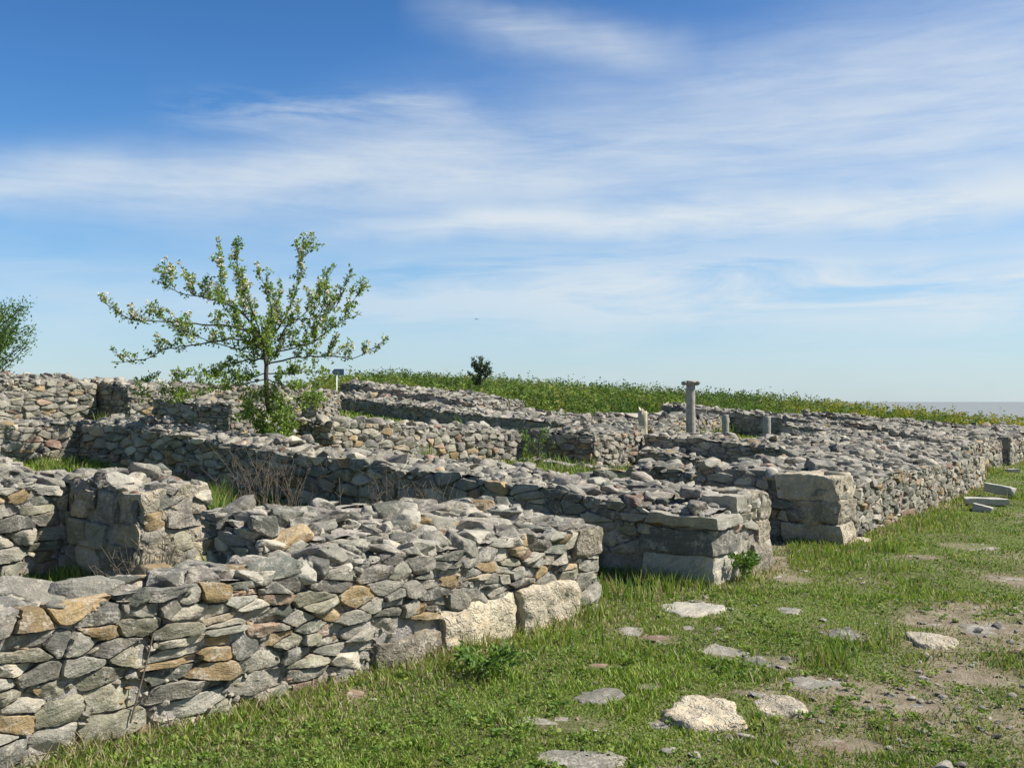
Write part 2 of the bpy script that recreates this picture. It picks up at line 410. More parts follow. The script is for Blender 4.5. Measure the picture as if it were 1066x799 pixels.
def wall_block(acc, A, B, T, ztops, lod, wm=.20, hm=.085, holes=(), faces='fabr', noise=.05, topdens=1.0, back_lod=None, pick=face_pick, seed=0):
    """A,B: plan ends of the camera side face; T thickness away; ztops = (zA_front,zB_front,zA_back,zB_back)"""
    A = np.asarray(A, float); B = np.asarray(B, float); L = np.linalg.norm(B-A); ud = (B-A)/L; nb = np.array([-ud[1], ud[0]])
    WALLS.append((A, B, nb, T, L, ud))
    rng = RNG
    sd = rng.uniform(0, 90)
    ztops = tuple(q_-.035 for q_ in ztops)
    def ztop(u, w):                   # along, across (arrays)
        u = np.asarray(u, float); w = np.asarray(w, float)
        a = np.clip(u/L, 0, 1); b = np.clip(w/T, 0, 1)
        z = (ztops[0]*(1-a)+ztops[1]*a)*(1-b)+(ztops[2]*(1-a)+ztops[3]*a)*b
        p = np.stack([u+A[0]*7, w+A[1]*3, 0*u], 1)
        return z+noise*2*(fb(p, 1.3, sd, 3)-.5)
    def plan(u, w): return A+np.outer(u, ud)+np.outer(w, nb)
    corners = plan(np.array([0, L, 0, L, L/2]), np.array([0, 0, T, T, 0]))
    gz = terrain(corners[:, 0], corners[:, 1]); zlo = gz.min()-.12
    # mortar core: grids over the five faces, nudged by a shared noise
    st = {2: .035, 1: .07, 0: .16}[lod]
    rc = .022 if lod else .015
    nu = max(2, int(L/st)+1); nw = max(2, int(T/st)+1)
    us = np.linspace(rc, L-rc, nu); ws = np.linspace(rc, T-rc, nw); nv = max(3, int(1.0/st))
    def grid(P, n1, n2):
        i = np.arange(n1*n2).reshape(n1, n2)
        q = np.stack([i[:-1, :-1].ravel(), i[1:, :-1].ravel(), i[1:, 1:].ravel(), i[:-1, 1:].ravel()], 1)
        nz = np.stack([fb(P, 6, 1, 2), fb(P, 6, 2, 2), fb(P, 7, 3, 3)], 1)-.5
        n2_ = np.stack([vnoise(P, 25, 5), vnoise(P, 25, 6), vnoise(P, 25, 7)], 1)-.5
        acc.add(P+nz*np.array([.085, .085, .05])+n2_*.018, q, 1, (0.5, .5, .5))
    U, W = np.meshgrid(us, ws, indexing='ij'); zz = ztop(U.ravel(), W.ravel())+.012; xy = plan(U.ravel(), W.ravel())
    grid(np.column_stack([xy, zz]), nu, nw)
    def side(up, wp, n1):
        zt = ztop(up, wp)-.02; xy = plan(up, wp); f = np.linspace(0, 1, nv)
        Z = zlo+(zt[:, None]-zlo)*f[None, :]
        P = np.column_stack([np.repeat(xy, nv, 0), Z.ravel()]); grid(P, n1, nv)
    side(us, np.full(nu, rc), nu); side(us, np.full(nu, T-rc), nu)
    side(np.full(nw, rc), ws, nw); side(np.full(nw, L-rc), ws, nw)
    # face stones
    zmax = max(ztops)+.15
    def face(length, org, d2, out, fu, hol, lo):
        cells = pack(length, zlo, zmax, wm, hm, hol, rng)
        if not cells: return
        ucs = np.clip(np.array([c_[0][0] for c_ in cells]), 0, length); zts = ztop(*fu(ucs)); xyc = org+ucs[:, None]*d2; tgs = terrain(xyc[:, 0], xyc[:, 1])
        for ci, (S, poly) in enumerate(cells):
            zt = float(zts[ci])
            if S[1] > zt+.015: continue
            if poly[:, 1].max() < tgs[ci]-.06: continue
            zcap = zt+.035
            poly = clip([tuple(p) for p in poly], 0, 1, zcap)
            if len(poly) < 3: continue
            poly = np.array(poly)
            P0 = np.array([org[0], org[1], 0.0])
            loft(acc, poly, P0, np.array([d2[0], d2[1], 0]), np.array([0, 0, 1.0]), np.array([out[0], out[1], 0]),
                 NSEG[lo], RINGS[lo], rng, .0055 if lo else .008, -.004, .046, .22, -.07, (pick(), rng.random(), rng.random()))
        if lo:                        # small wedging stones pressed into the joints
            nwg = int(length*.75/(.006 if lo == 2 else .014)); uus = rng.uniform(.03, length-.03, nwg); ztw = ztop(*fu(uus))
            for wi in range(nwg):
                uu_ = uus[wi]; zt = float(ztw[wi]); vv_ = rng.uniform(zt-.8, zt)
                if any(a-.02 < uu_ < b+.02 and vv_ < d+.02 for a, b, c, d in hol): continue
                s_ = rng.uniform(.025, .055)*(1 if lo == 2 else 1.4); q_ = org+uu_*d2+out*rng.uniform(-.026, -.004)
                add_rock(acc, (q_[0], q_[1], vv_), (s_*1.3, s_*1.0, s_*.8), lo, tilt=.4, col=(pick(), rng.random(), rng.random()))
    bl = max(0, lod-1) if back_lod is None else back_lod
    if 'f' in faces: face(L, A, ud, -nb, lambda u: (u, 0*u), holes, lod)
    if 'b' in faces: face(L, A+nb*T, ud, nb, lambda u: (u, 0*u+T), (), bl)
    if 'a' in faces: face(T, A, nb, -ud, lambda u: (0*u, u), (), lod)
    if 'r' in faces: face(T, A+ud*L, nb, ud, lambda u: (0*u+L, u), (), lod)
    # rubble over the top
    area = L*T; per = {2: .0070, 1: .0120, 0: .028}[lod]
    n = int(area/per*topdens)
    uu = rng.uniform(.0, L, n); ww = rng.uniform(0.0, T, n); zz = ztop(uu, ww); xy = plan(uu, ww)
    sub = {2: 3, 1: 2, 0: 1}[lod]
    for i in range(n):
        s = min(math.exp(rng.normal(-2.22, .48)), .24) if lod else min(math.exp(rng.normal(-1.80, .3)), .30)
        sz = np.array([s*rng.uniform(1.0, 1.7), s*rng.uniform(.8, 1.1), s*rng.uniform(.45, .90)])
        m = min(uu[i], L-uu[i], ww[i], T-ww[i])
        xyi = xy[i]
        if m < sz[0]*.35:             # pull edge stones inward
            cu = np.clip(uu[i], sz[0]*.3, L-sz[0]*.3); cw = np.clip(ww[i], min(sz[0]*.3, T/2), max(T-sz[0]*.3, T/2)); xyi = plan(np.array([cu]), np.array([cw]))[0]
        add_rock(acc, (xyi[0], xyi[1], zz[i]+sz[2]*rng.uniform(-.30, .26)+.01), sz, sub if s > .11 or sub == 1 else sub-1, tilt=.20)
    return ztop, plan

def boxrock(name, parent, origin, center, size, yaw, mat_, res=9, seed=0, rough=.02, label=None, pick=.3, tilt=(0, 0)):
    if mat_ is M_GREYB: mat_ = M_STONE; pick = RNG.choice([.05, .15, .54, .64, .64])
    """a hewn block with worn edges"""
    n = res; g = np.linspace(-1, 1, n); V = []; Fq = []; idx = {}
    for ax in range(3):
        for sg in (-1, 1):
            i0 = []
            for a in range(n):
                for b_ in range(n):
                    p = [0, 0, 0]; p[ax] = sg; p[(ax+1) % 3] = g[a]; p[(ax+2) % 3] = g[b_]; k = tuple(round(x, 5) for x in p)
                    if k not in idx: idx[k] = len(V); V.append(p)
                    i0.append(idx[k])
            i0 = np.array(i0).reshape(n, n); q = np.stack([i0[:-1, :-1].ravel(), i0[1:, :-1].ravel(), i0[1:, 1:].ravel(), i0[:-1, 1:].ravel()], 1)
            Fq.append(q if sg > 0 else q[:, ::-1])
    V = np.array(V); Fq = np.concatenate(Fq)
    half = np.array(size)/2; r = min(half)*.12
    P = V*half; inner = np.clip(P, -(half-r), half-r); dlt = P-inner; nn = np.linalg.norm(dlt, axis=1)[:, None]+1e-9
    P = inner+dlt/nn*np.minimum(nn, r)
    s = RNG.uniform(0, 60)
    sh = RNG.uniform(-.06, .06, 2)
    P[:, 0] *= 1+sh[0]*V[:, 2]; P[:, 1] *= 1+sh[1]*V[:, 2]
    for _ in range(6):               # broken corners and edges
        cn = RNG.normal(size=3); cn /= np.linalg.norm(cn); lim = np.abs(cn)@half*RNG.uniform(.82, .97)
        ov = np.clip(P@cn-lim, 0, None); P = P-ov[:, None]*cn
    nz = np.stack([fb(P, 5, s), fb(P, 5, s+5), fb(P, 5, s+11)], 1)-.5
    nz2 = np.stack([vnoise(P, 22, s), vnoise(P, 22, s+5), vnoise(P, 22, s+11)], 1)-.5
    P = P+nz*rough*3+nz2*rough*.7
    P = P@rotmat(yaw, tilt[0], tilt[1]).T+np.asarray(center)-np.asarray(origin)
    col = np.zeros((len(P), 4)); col[:] = (pick, RNG.random(), RNG.random(), 1)
    o = mesh_obj(name, P, [Fq], mat_, parent, None, {'scol': col}, True, math.radians(38))
    if label: o['label'] = label
    return o

def make_wall(label, cat, segs, group='ruined rubble walls of the ancient town', name='ruined_wall'):
    """segs: list of dict(A,B,T,z,lod,...)"""
    A = np.asarray(segs[0]['A'], float); B = np.asarray(segs[0]['B'], float); c = (A+B)/2
    org = (c[0], c[1], float(terrain(c[0], c[1])[0]))
    t = thing(name, label, cat, org, group); t['kind'] = 'thing'
    acc = Acc(); fs = []
    for s in segs:
        fs.append(wall_block(acc, s['A'], s['B'], s['T'], s['z'], s.get('lod', 1), s.get('wm', .20)*(1.12 if s.get('lod', 1) < 2 else 1), s.get('hm', .085)*(.74 if s.get('lod', 1) < 2 else 1), s.get('holes', ()),
                             s.get('faces', 'fabr'), s.get('noise', .05), s.get('topdens', 1.0)))
    acc.sharp = math.radians(34)
    acc.build('rubble_masonry', [M_STONE, M_MORTAR], t, org)
    return t, org, fs

# ---- wall along the street, nearest the camera
dW1 = np.array([.634, .773]); B1 = O0.copy(); A1 = B1-dW1*5.9
yaw1 = math.atan2(dW1[1], dW1[0])
def w1k(k): return 5.9-k             # u from the distance back from the far end
holes1 = [(w1k(2.33), w1k(1.80), -.2, .15), (w1k(1.76), w1k(1.02), -.2, .25), (w1k(1.0), w1k(.30), -.2, .27)]
T0, org, fs = make_wall('nearest low wall of flat grey and brown stones with pale blocks at its foot', 'wall', [
    dict(A=A1, B=B1, T=.56, z=(.74, .65, .66, .68), lod=2, wm=.215, hm=.056, holes=holes1, noise=.03),
    dict(A=B1-dW1*2.78+np.array([-.773, .634])*.48, B=B1-dW1*.05+np.array([-.773, .634])*.42, T=.62, z=(.80, .71, .93, .76), lod=2, noise=.07, wm=.19, hm=.054)])
n1 = np.array([.773, -.634])
for a, b, zt in ((2.35, 1.80, .20), (1.76, 1.02, .31), (1.0, .30, .33)):
    k = (a+b)/2; c = B1-dW1*k-n1*.17
    boxrock('foundation_block', T0, org, (c[0], c[1], zt-.27), (a-b+.02, .44, .46), yaw1, M_PALE, 20, rough=.032, pick=RNG.random())
for (px, py, w, h) in ((607, 563, .34, .2),):
    c = B1-dW1*.16-n1*.13; boxrock('corner_block', T0, org, (c[0], c[1], .53), (.33, .32, .20), yaw1, M_PALE, 16, rough=.018, pick=.6)
c = B1-dW1*.3-n1*.15; boxrock('cap_slab', T0, org, (c[0], c[1], .665), (.40, .22, .04), yaw1+.1, M_GREYB, 14, rough=.01, tilt=(.03, -.05))

# ---- the big shadowed cross wall with its street end
Cc = np.array([1.74, 8.6]); Dd = np.array([2.74, 9.5]); endlen = 1.30
A2 = Cc+SB*10.3; 
T1, org, fs = make_wall('long dark sided cross wall ending in large corner blocks at the street', 'wall', [
    dict(A=Cc+SB*2.6, B=Cc, T=1.28, z=(.82, .60, .82, .72), lod=2, wm=.26, hm=.12, noise=.04,
         holes=[(1.82, 2.6, -.2, .16), (1.9, 2.6, .17, .40), (1.1, 1.8, -.2, .20)]),
    dict(A=Cc+SB*6.2, B=Cc+SB*2.58, T=1.2, z=(1.02, .83, 1.02, .84), lod=1, wm=.26, hm=.12, noise=.06, faces='fb', topdens=1.15),
    dict(A=A2, B=Cc+SB*6.18, T=1.1, z=(1.33, 1.03, 1.36, 1.03), lod=1, wm=.24, hm=.11, noise=.06, faces='fb', topdens=1.15)])
yb = math.atan2(SB[1], SB[0])
def blk(par, org, c, size, yaw, mat_, name='corner_block', **k): return boxrock(name, par, org, c, size, yaw, mat_, k.pop('res', 16), **k)
def at2(s_from_c, t_from_c, z):      # local frame at the street corner of the cross wall
    p = Cc+SA*s_from_c+SB*t_from_c; return (p[0], p[1], z)
blk(T1, org, at2(.24, .32, .02), (.72, .54, .46), yb, M_GREYB, rough=.02)
blk(T1, org, at2(.20, .33, .36), (.74, .46, .21), yb, M_GREYB, rough=.016, name='corner_block')
blk(T1, org, at2(.22, .28, .555), (.72, .62, .10), yb+.05, M_GREYB, name='cap_slab', rough=.016, tilt=(.03, .03))
blk(T1, org, at2(1.02, .16, .05), (.42, .44, .46), yb, M_PALE, rough=.02, pick=.8, tilt=(0, .12))
blk(T1, org, at2(1.10, .14, .37), (.34, .30, .20), yb, M_PALE, rough=.018, pick=.2)
blk(T1, org, at2(1.04, .20, .62), (.44, .40, .26), yb, M_PALE, rough=.03, pick=.95)
blk(T1, org, at2(.62, .12, .42), (.26, .30, .20), yb, M_GREYB, rough=.03)
blk(T1, org, at2(.62, .14, .66), (.34, .42, .16), yb+.1, M_GREYB, rough=.02)
blk(T1, org, at2(.12, 1.5, .04), (.68, .34, .34), yb, M_GREYB, name='foundation_block', rough=.018)
for k in range(5):
    p = at2(RNG.uniform(.2, 1.0), RNG.uniform(.3, 1.6), .72)
    blk(T1, org, (p[0], p[1], .72+.03*k % .05), (RNG.uniform(.25, .42), RNG.uniform(.18, .28), .07), RNG.uniform(0, 3), M_GREYB, name='loose_slab', res=10, rough=.015, tilt=(RNG.normal(0, .1), RNG.normal(0, .1)))

# ---- left: street-parallel wall with projecting pier
L1 = np.array([-3.6, 8.0])
T2, org, fs = make_wall('left wall of grey, green and red stones joined to a pier of big pale blocks', 'wall', [
    dict(A=L1-SA*2.2, B=L1, T=1.15, z=(.98, .94, 1.20, 1.14), lod=2, wm=.22, hm=.10, faces='fr', noise=.04),
    dict(A=L1, B=L1-SB*.98, T=.64, z=(.99, .93, 1.02, .93), lod=2, wm=.3, hm=.15, faces='far', noise=.03,
         holes=[(.3, .98, .5, 1.2)]),
    dict(A=L1+SA*.0-SB*.02, B=L1+SA*.95, T=.6, z=(1.0, 1.0, 1.0, 1.0), lod=1, faces='br', noise=.04)], )
pe = L1-SB*.98
def atp(s, t, z): p = pe+SA*s+SB*t; return (p[0], p[1], z)
for (a_, b_, z_, sz_, m_, pk_) in [
    (.44, .13, .84, (.30, .40, .21), M_PALE, .3), (.14, .12, .80, (.30, .28, .24), M_PALE, .9), (.30, .12, .585, (.24, .62, .17), M_PALE, .7),
    (.50, .11, .42, (.28, .26, .17), M_PALE, .1), (.20, .10, .39, (.26, .36, .20), M_PALE, .5), (.34, .12, .20, (.30, .56, .20), M_PALE, .8),
    (.10, .40, .78, (.26, .24, .22), M_GREYB, .5), (.09, .62, .56, (.36, .22, .20), M_GREYB, .5), (.10, .72, .82, (.30, .24, .16), M_PALE, .9),
    (.10, .40, .34, (.30, .22, .24), M_GREYB, .5)]:
    blk(T2, org, atp(a_, b_, z_), sz_, yb+RNG.normal(0, .04), m_, pick=pk_, rough=.026, tilt=(RNG.normal(0, .03), RNG.normal(0, .03)))

# ---- street facade beyond the doorway
E = np.array([3.64, 11.0]); e2 = np.array([8.95, 18.7]); dF = (e2-E)/np.linalg.norm(e2-E); LF = np.linalg.norm(e2-E); nF = np.array([-dF[1], dF[0]])
T3, org, fs = make_wall('long street wall with broad rubble top and big corner blocks past the doorway', 'wall', [
    dict(A=E, B=E+dF*4.2, T=1.7, z=(.74, .62, .80, .84), lod=1, wm=.21, hm=.12, noise=.06, topdens=1.1, faces='fabr'),
    dict(A=E+dF*4.2, B=e2, T=1.9, z=(.62, .58, .84, .90), lod=1, wm=.21, hm=.12, noise=.06, topdens=1.1, faces='fbr')])
yf = math.atan2(dF[1], dF[0])
def ate(k, w, z): p = E+dF*k+nF*w; return (p[0], p[1], z)
blk(T3, org, ate(.30, .34, .63), (.68, .72, .27), yf, M_PALE, pick=.3, rough=.02, res=18)
blk(T3, org, ate(.28, .32, .36), (.62, .70, .25), yf, M_PALE, pick=.8, rough=.024, res=18)
blk(T3, org, ate(.27, .30, .06), (.60, .70, .32), yf, M_PALE, pick=.5, rough=.024, res=18)
blk(T3, org, ate(LF-.30, .2, .42), (.60, .46, .30), yf, M_PALE, pick=.6, rough=.02)
blk(T3, org, ate(.3, 1.25, .74), (.5, .9, .12), yf, M_GREYB, name='cap_slab', rough=.02)
blk(T3, org, ate(1.0, .5, .80), (.42, .3, .16), yf+.5, M_GREYB, name='loose_slab', rough=.03, tilt=(.2, .1))

# ---- next street building, then the farthest one
f0 = XY(1006, 20.6); f1 = f0+SA*3.6; f2 = f1+SA*1.1
make_wall('distant street wall of pale stones on the right before the dark doorway', 'wall',
          [dict(A=f0, B=f1, T=1.6, z=(.70, .68, .95, .95), lod=1, wm=.22, hm=.12, noise=.06)])
make_wall('farthest street wall cut by the right edge past the dark doorway', 'wall',
          [dict(A=f2, B=f2+SA*7, T=1.5, z=(.72, .72, .9, .9), lod=0, wm=.26, hm=.14, noise=.06)])

# ---- inner walls (s, t plan of the site)
def G(s, t): p = ST(s, t); return float(terrain(p[0], p[1])[0])
def perp(s, t0, t1, T, h, lod=0, **k):     # camera side dark; t1 is the far left end
    return dict(A=ST(s, t1), B=ST(s, t0), T=T, z=(G(s, t1)+h, G(s, t0)+h, G(s+T, t1)+h, G(s+T, t0)+h), lod=lod, **k)
def para(t, s0, s1, T, h, lod=0, **k):
    return dict(A=ST(s0, t), B=ST(s1, t), T=T, z=(G(s0, t)+h, G(s1, t)+h, G(s0, t+T)+h, G(s1, t+T)+h), lod=lod, **k)
w3b = np.array([.22, 18.7]); w3a = w3b-SA*4.9
make_wall('lit inner wall of brown and pink stones right of the blossoming tree', 'wall',
          [dict(A=w3a, B=w3b, T=1.1, z=(1.30, 1.03, 1.34, 1.12), lod=1, wm=.2, hm=.10, topdens=1.2)])
w4b = XY(669, 19.2); w4a = XY(617, 17.75)
make_wall('short inner wall of pale blocks with dark end beside the green recess', 'wall',
          [dict(A=w4a, B=w4b, T=1.5, z=(1.02, 1.0, 1.10, 1.05), lod=1, wm=.24, hm=.11, topdens=1.2)])
make_wall('dark sided inner wall in front of the tall column', 'wall', [perp(10.3, .9, 5.35, 1.1, .66, 1, noise=.05, topdens=1.2)])
make_wall('collapsed rubble stub in front of the dark sided inner wall', 'wall', [perp(9.75, 3.75, 5.2, .5, .36, 1, noise=.10, topdens=1.8)])
make_wall('low kerb like wall of flat blocks in the middle of the ruins', 'wall', [perp(7.6, 1.9, 6.4, .5, .18, 1, noise=.02, wm=.5, hm=.16, topdens=.25)])
make_wall('short return wall with a flat slab behind the doorway', 'wall', [perp(4.75, 1.55, 2.5, .9, .66, 1, noise=.04)])
# rear rooms
make_wall('rubble wall running back behind the lit inner wall', 'wall', [perp(11.0, 6.4, 10.5, 1.2, .62, 0, topdens=1.2)])
make_wall('raised rubble bank of the site at the foot of the green slope left of centre', 'wall', [perp(14.2, 12.7, 18.0, 2.2, .62, 0, noise=.10, topdens=1.3)])
make_wall('low spread of rubble in front of the raised rubble bank', 'wall', [perp(12.6, 9.0, 17.0, 1.5, .42, 0, noise=.12, topdens=1.3)])
make_wall('rubble wall just left of the broken pale post', 'wall', [perp(14.0, 7.2, 12.0, 1.5, .50, 0, topdens=1.2)])
make_wall('street parallel rubble wall in the middle of the stone field', 'wall', [para(3.0, 12.4, 19.0, 1.2, .62, 0, topdens=1.2)])
make_wall('rear rubble wall right behind the two short column stubs', 'wall', [perp(21.5, 2.6, 11.0, 1.3, .66, 0, topdens=1.2)])
make_wall('broad rubble wall behind the right end of the long street wall', 'wall', [perp(14.6, .8, 3.0, 1.3, .68, 0, topdens=1.2)])
make_wall('rubble cross wall starting at the distant street wall', 'wall', [perp(17.6, 1.2, 4.6, 1.2, .60, 0, topdens=1.2)])
make_wall('street parallel wall between the tall column and the green slope', 'wall', [para(8.6, 15.5, 21.4, 1.2, .55, 0, topdens=1.2)])
make_wall('thin last line of rubble before the yellowish weeds on the right', 'wall', [perp(27.0, 1.5, 8.5, 1.4, .62, 0, topdens=1.2)])
make_wall('rubble cross wall beyond the distant dark doorway', 'wall', [perp(24.2, 1.6, 5.5, 1.3, .6, 0, topdens=1.2)])
make_wall('short street parallel rubble wall in the stone field at the right', 'wall', [para(4.8, 19.0, 26.5, 1.2, .6, 0, topdens=1.2)])
# left rear
l2b = A2+SB*.0+np.array([.02, .02]); l2a = l2b-SA*4.2
make_wall('left middle wall of even grey and brown courses meeting the dark cross wall', 'wall',
          [dict(A=l2a, B=l2b, T=.95, z=(1.20, 1.29, 1.28, 1.38), lod=1, wm=.23, hm=.095, topdens=1.2)])
l3b = XY(100, 20.0); l3a = l3b-SA*5.0
make_wall('upper left wall of small pale courses under the sky at the left edge', 'wall',
          [dict(A=l3a, B=l3b, T=1.3, z=(2.10, 1.97, 2.16, 2.18), lod=1, wm=.24, hm=.085)])
q = XY(135, 19.5)
make_wall('upper left wall with a dark end face beside the sunlit courses', 'wall',
          [dict(A=q+SB*2.2, B=q, T=.9, z=(2.10, 1.90, 2.10, 1.92), lod=1, faces='fab'),
           dict(A=q+SA*.0, B=q+SA*4.6, T=.9, z=(1.90, 1.92, 1.98, 1.95), lod=1, faces='fbr')])
q = XY(240, 17.0)
make_wall('low dark faced wall with a pale squared end left of the tree trunk', 'wall',
          [dict(A=q+SB*2.3, B=q, T=.75, z=(1.66, 1.56, 1.66, 1.55), lod=1)])
make_wall('rubble bank behind the leafy left side of the tree', 'wall', [dict(A=XY(150, 24), B=XY(330, 23), T=1.4, z=(2.0, 1.80, 2.1, 1.85), lod=0)])

# ------------------------------------------------------------------ paving stones and loose rocks in the street
PAV = []
def paver(px, py, w, h, mat_, up, label, pick=.5, name='flat_stone', group='worn flat stones sunk in the street turf'):
    up = up*.5 if up < .05 else up*.62
    if mat_ is M_PALE and up < .03: mat_ = M_STONE; pick = .54
    w *= 1.08
    d = HC*F/(py-HY); c = XY(px, d); z = float(terrain(c[0], c[1])[0])
    rx = w/2/F*d; ry = h/2*d*d/(HC*F)
    ry = max(min(ry, rx*1.4), rx*.45)
    n = 40; k = 8; th = np.arange(n)/n*2*PI; s = RNG.uniform(0, 50)
    pts0 = np.stack([np.cos(th), np.sin(th), 0*th], 1)
    # angular outline
    m = 6; pa = np.sort(RNG.uniform(0, 2*PI, m)); ph = RNG.uniform(.70, 1.0, m)
    dots = np.clip(np.cos(th[:, None]-pa[None, :]), .05, None); rr = np.minimum((ph/dots).min(1), 1.12)
    rr = .5*rr+.25*np.roll(rr, 1)+.25*np.roll(rr, -1)
    rr = rr*(1+.12*(vnoise(pts0, 7, s+3)-.5)*2+.16*(fb(pts0, 3, s)-.5)*2)
    rings = [(1.04, -.09), (1.03, -.01), (.98, .7), (.93, 1.0), (.8, 1.0), (.62, 1.0), (.42, 1.0), (.2, 1.0)]
    V = []
    for sc, hh in rings:
        V.append(np.column_stack([np.cos(th)*rr*rx*sc, np.sin(th)*rr*ry*sc, np.full(n, hh*up if hh > 0 else hh)]))
    V.append(np.array([[0, 0, up]])); V = np.vstack(V)
    wgt = (V[:, 2] > 0)
    V[:, 2] += wgt*((fb(V, 7, s, 4)-.5)*(.035+up*.9)+(V@np.array([RNG.normal(0, .03), RNG.normal(0, .03), 0])))
    V[:, 2] -= wgt*.016
    yaw = 0
    gz = terrain(V[:, 0]+c[0], V[:, 1]+c[1]); V[:, 2] += gz-z
    i = np.arange(n); j = (i+1) % n; R = len(rings)
    quads = np.concatenate([np.stack([r*n+i, r*n+j, (r+1)*n+j, (r+1)*n+i], 1) for r in range(R-1)])
    tris = np.stack([(R-1)*n+i, (R-1)*n+j, np.full(n, R*n)], 1)
    col = np.zeros((len(V), 4)); col[:] = (pick, RNG.uniform(.0, .5) if up < .03 else .95, RNG.random(), 1)
    o = mesh_obj(name, V, [quads, tris], mat_, None, None, {'scol': col})
    o.location = (c[0], c[1], z); tag(o, label, 'stone', group)
    PAV.append((c[0], c[1], rx*.93, ry*.93))
P = M_PALE; S = M_STONE
for a in [
    (722, 631, 60, 22, S, .05, 'grey flat stone in front of the big cross wall corner', .54),
    (748, 677, 52, 20, S, .03, 'mottled round flat stone between grass tufts in mid street', .72),
    (804, 685, 54, 15, S, .03, 'dark speckled oval stone right of the mottled round flat stone', .64),
    (684, 663, 50, 12, S, .02, 'thin pinkish flat stone almost swallowed by grass near the wall end', .86),
    (632, 690, 60, 10, S, .012, 'sunken pinkish flat stone just right of the near wall foot', .86),
    (820, 634, 26, 7, P, .03, 'small pale stone in the grass before the doorway', .5),
    (876, 660, 46, 13, S, .03, 'smooth grey green flat stone under the long street wall', .15),
    (968, 666, 42, 17, P, .06, 'whitish rough stone standing proud at the right', .8),
    (1024, 653, 62, 14, S, .02, 'broad pinkish flat stone near the right edge', .72),
    (855, 707, 68, 11, P, .02, 'long thin pale stone lying across mid street', .8),
    (943, 724, 46, 18, S, .02, 'smooth blue grey slab alone on the right of the street', .05),
    (733, 743, 78, 26, P, .085, 'biggest white rough boulder in the foreground street', .2),
    (810, 733, 54, 20, P, .055, 'rounded pinkish stone right of the white rough boulder', .9),
    (622, 723, 56, 15, S, .04, 'narrow grey stone left of the white rough boulder', .27),
    (592, 750, 100, 22, S, .022, 'wide flat pinkish slab in the foreground grass', .72),
    (778, 718, 40, 7, P, .02, 'thin pale sliver of stone above the rounded pinkish stone', .5),
    (742, 722, 26, 5, P, .02, 'small pale sliver of stone above the white rough boulder', .4),
    (608, 789, 88, 22, S, .03, 'grey slab cut by the bottom edge of the picture', .54),
    (692, 797, 46, 10, S, .02, 'small grey slab touching the bottom edge', .54),
    (685, 750, 20, 16, S, .03, 'small dark slate beside the white rough boulder', .05),
    (675, 712, 30, 8, S, .03, 'little dark stone half hidden in mid street grass', .64),
    (655, 655, 30, 8, S, .03, 'small stone in the grass between both wall ends', .54),
    (716, 650, 12, 6, P, .03, 'tiny white pebble below the grey flat stone', .5),
    (844, 678, 30, 7, S, .02, 'slim pink stone above the long thin pale stone', .86),
    (963, 645, 40, 8, S, .015, 'flat worn flat stone above the whitish rough stone', .72),
    (1050, 601, 46, 9, P, .015, 'far pale flat stone cut by the right edge', .9),
    (1008, 566, 60, 9, P, .012, 'far pale flat stone patch below the stacked white slabs', .8),
    (958, 577, 40, 7, P, .012, 'far pale flat stone left of the pale flat stone patch', .7),
    (894, 560, 22, 7, P, .05, 'small stone lying at the foot of the long street wall', .6),
    (822, 600, 44, 9, S, .012, 'flat grey stone in the grass right of the cross wall end', .54),
    (370, 718, 24, 9, S, .03, 'brown stone in the dry grass under the near wall', .86),
    (419, 735, 9, 6, P, .03, 'small white pebble in the grass before the near wall', .5),
    (880, 770, 90, 16, S, .010, 'sunken brownish flat stone at the lower right', .86),
    (1010, 700, 70, 12, S, .010, 'sunken flat stone in bare soil at the right edge', .72),
    (985, 796, 60, 8, P, .014, 'pale flat stone sliver at the lower right bottom edge', .8),
]: paver(*a)

# stacked white slabs far right
def slab(label, px, py, d, size, yaw, tilt, z=None, m=M_SLABW):
    c = XY(px, d); zz = ZT(py, d) if z is None else z
    o = boxrock('marble_slab' if m is M_SLABW else 'stone_block', None, (c[0], c[1], zz), (c[0], c[1], zz), size, yaw, m, 12, rough=.008, tilt=tilt)
    o.location = (c[0], c[1], zz); tag(o, label, 'slab', 'loose marble slabs beside the street')
slab('long white marble slab lying flat in front of the loose grey one', 1024, 523, 15.3, (.64, .30, .10), -.12, (.0, .02), z=.06)
slab('greyish marble block tilted behind the long white slab', 1040, 515, 16.6, (.46, .30, .15), -.55, (.05, .16), z=.12)
slab('white rounded marble lump under the long white slab', 1022, 533, 14.4, (.26, .20, .12), -.6, (.1, .2), z=.03)
slab('tiny pale fragment far right in the street grass', 1052, 491, 22.5, (.3, .2, .08), 0, (0, 0), z=.03)

# ------------------------------------------------------------------ columns
def lathe(prof, n=28, wob=.0):
    V = []; th = np.arange(n)/n*2*PI
    for r, z in prof: V.append(np.column_stack([np.cos(th)*r, np.sin(th)*r, np.full(n, z)]))
    V = np.vstack(V+[np.array([[0, 0, prof[-1][1]]])]); i = np.arange(n); j = (i+1) % n; R = len(prof)
    q = np.concatenate([np.stack([r*n+i, r*n+j, (r+1)*n+j, (r+1)*n+i], 1) for r in range(R-1)])
    t = np.stack([(R-1)*n+i, (R-1)*n+j, np.full(n, R*n)], 1)
    if wob: V = V+(np.stack([fb(V, 5, 1), fb(V, 5, 7), fb(V, 5, 9)], 1)-.5)*wob
    return V, q, t
def shaft_obj(name, parent, prof, m, wob=.02, n=28):
    V, q, t = lathe(prof, n, wob); return mesh_obj(name, V, [q, t], m, parent)
c = XY(719, 25); gz = float(terrain(*c)[0]); top = ZT(396, 25)
H = top-gz
col = thing('ancient_column', 'tall slender marble column with a worn capital standing among the ruins', 'column', (c[0], c[1], gz))
zs = np.linspace(-.1, H-.12, 14)
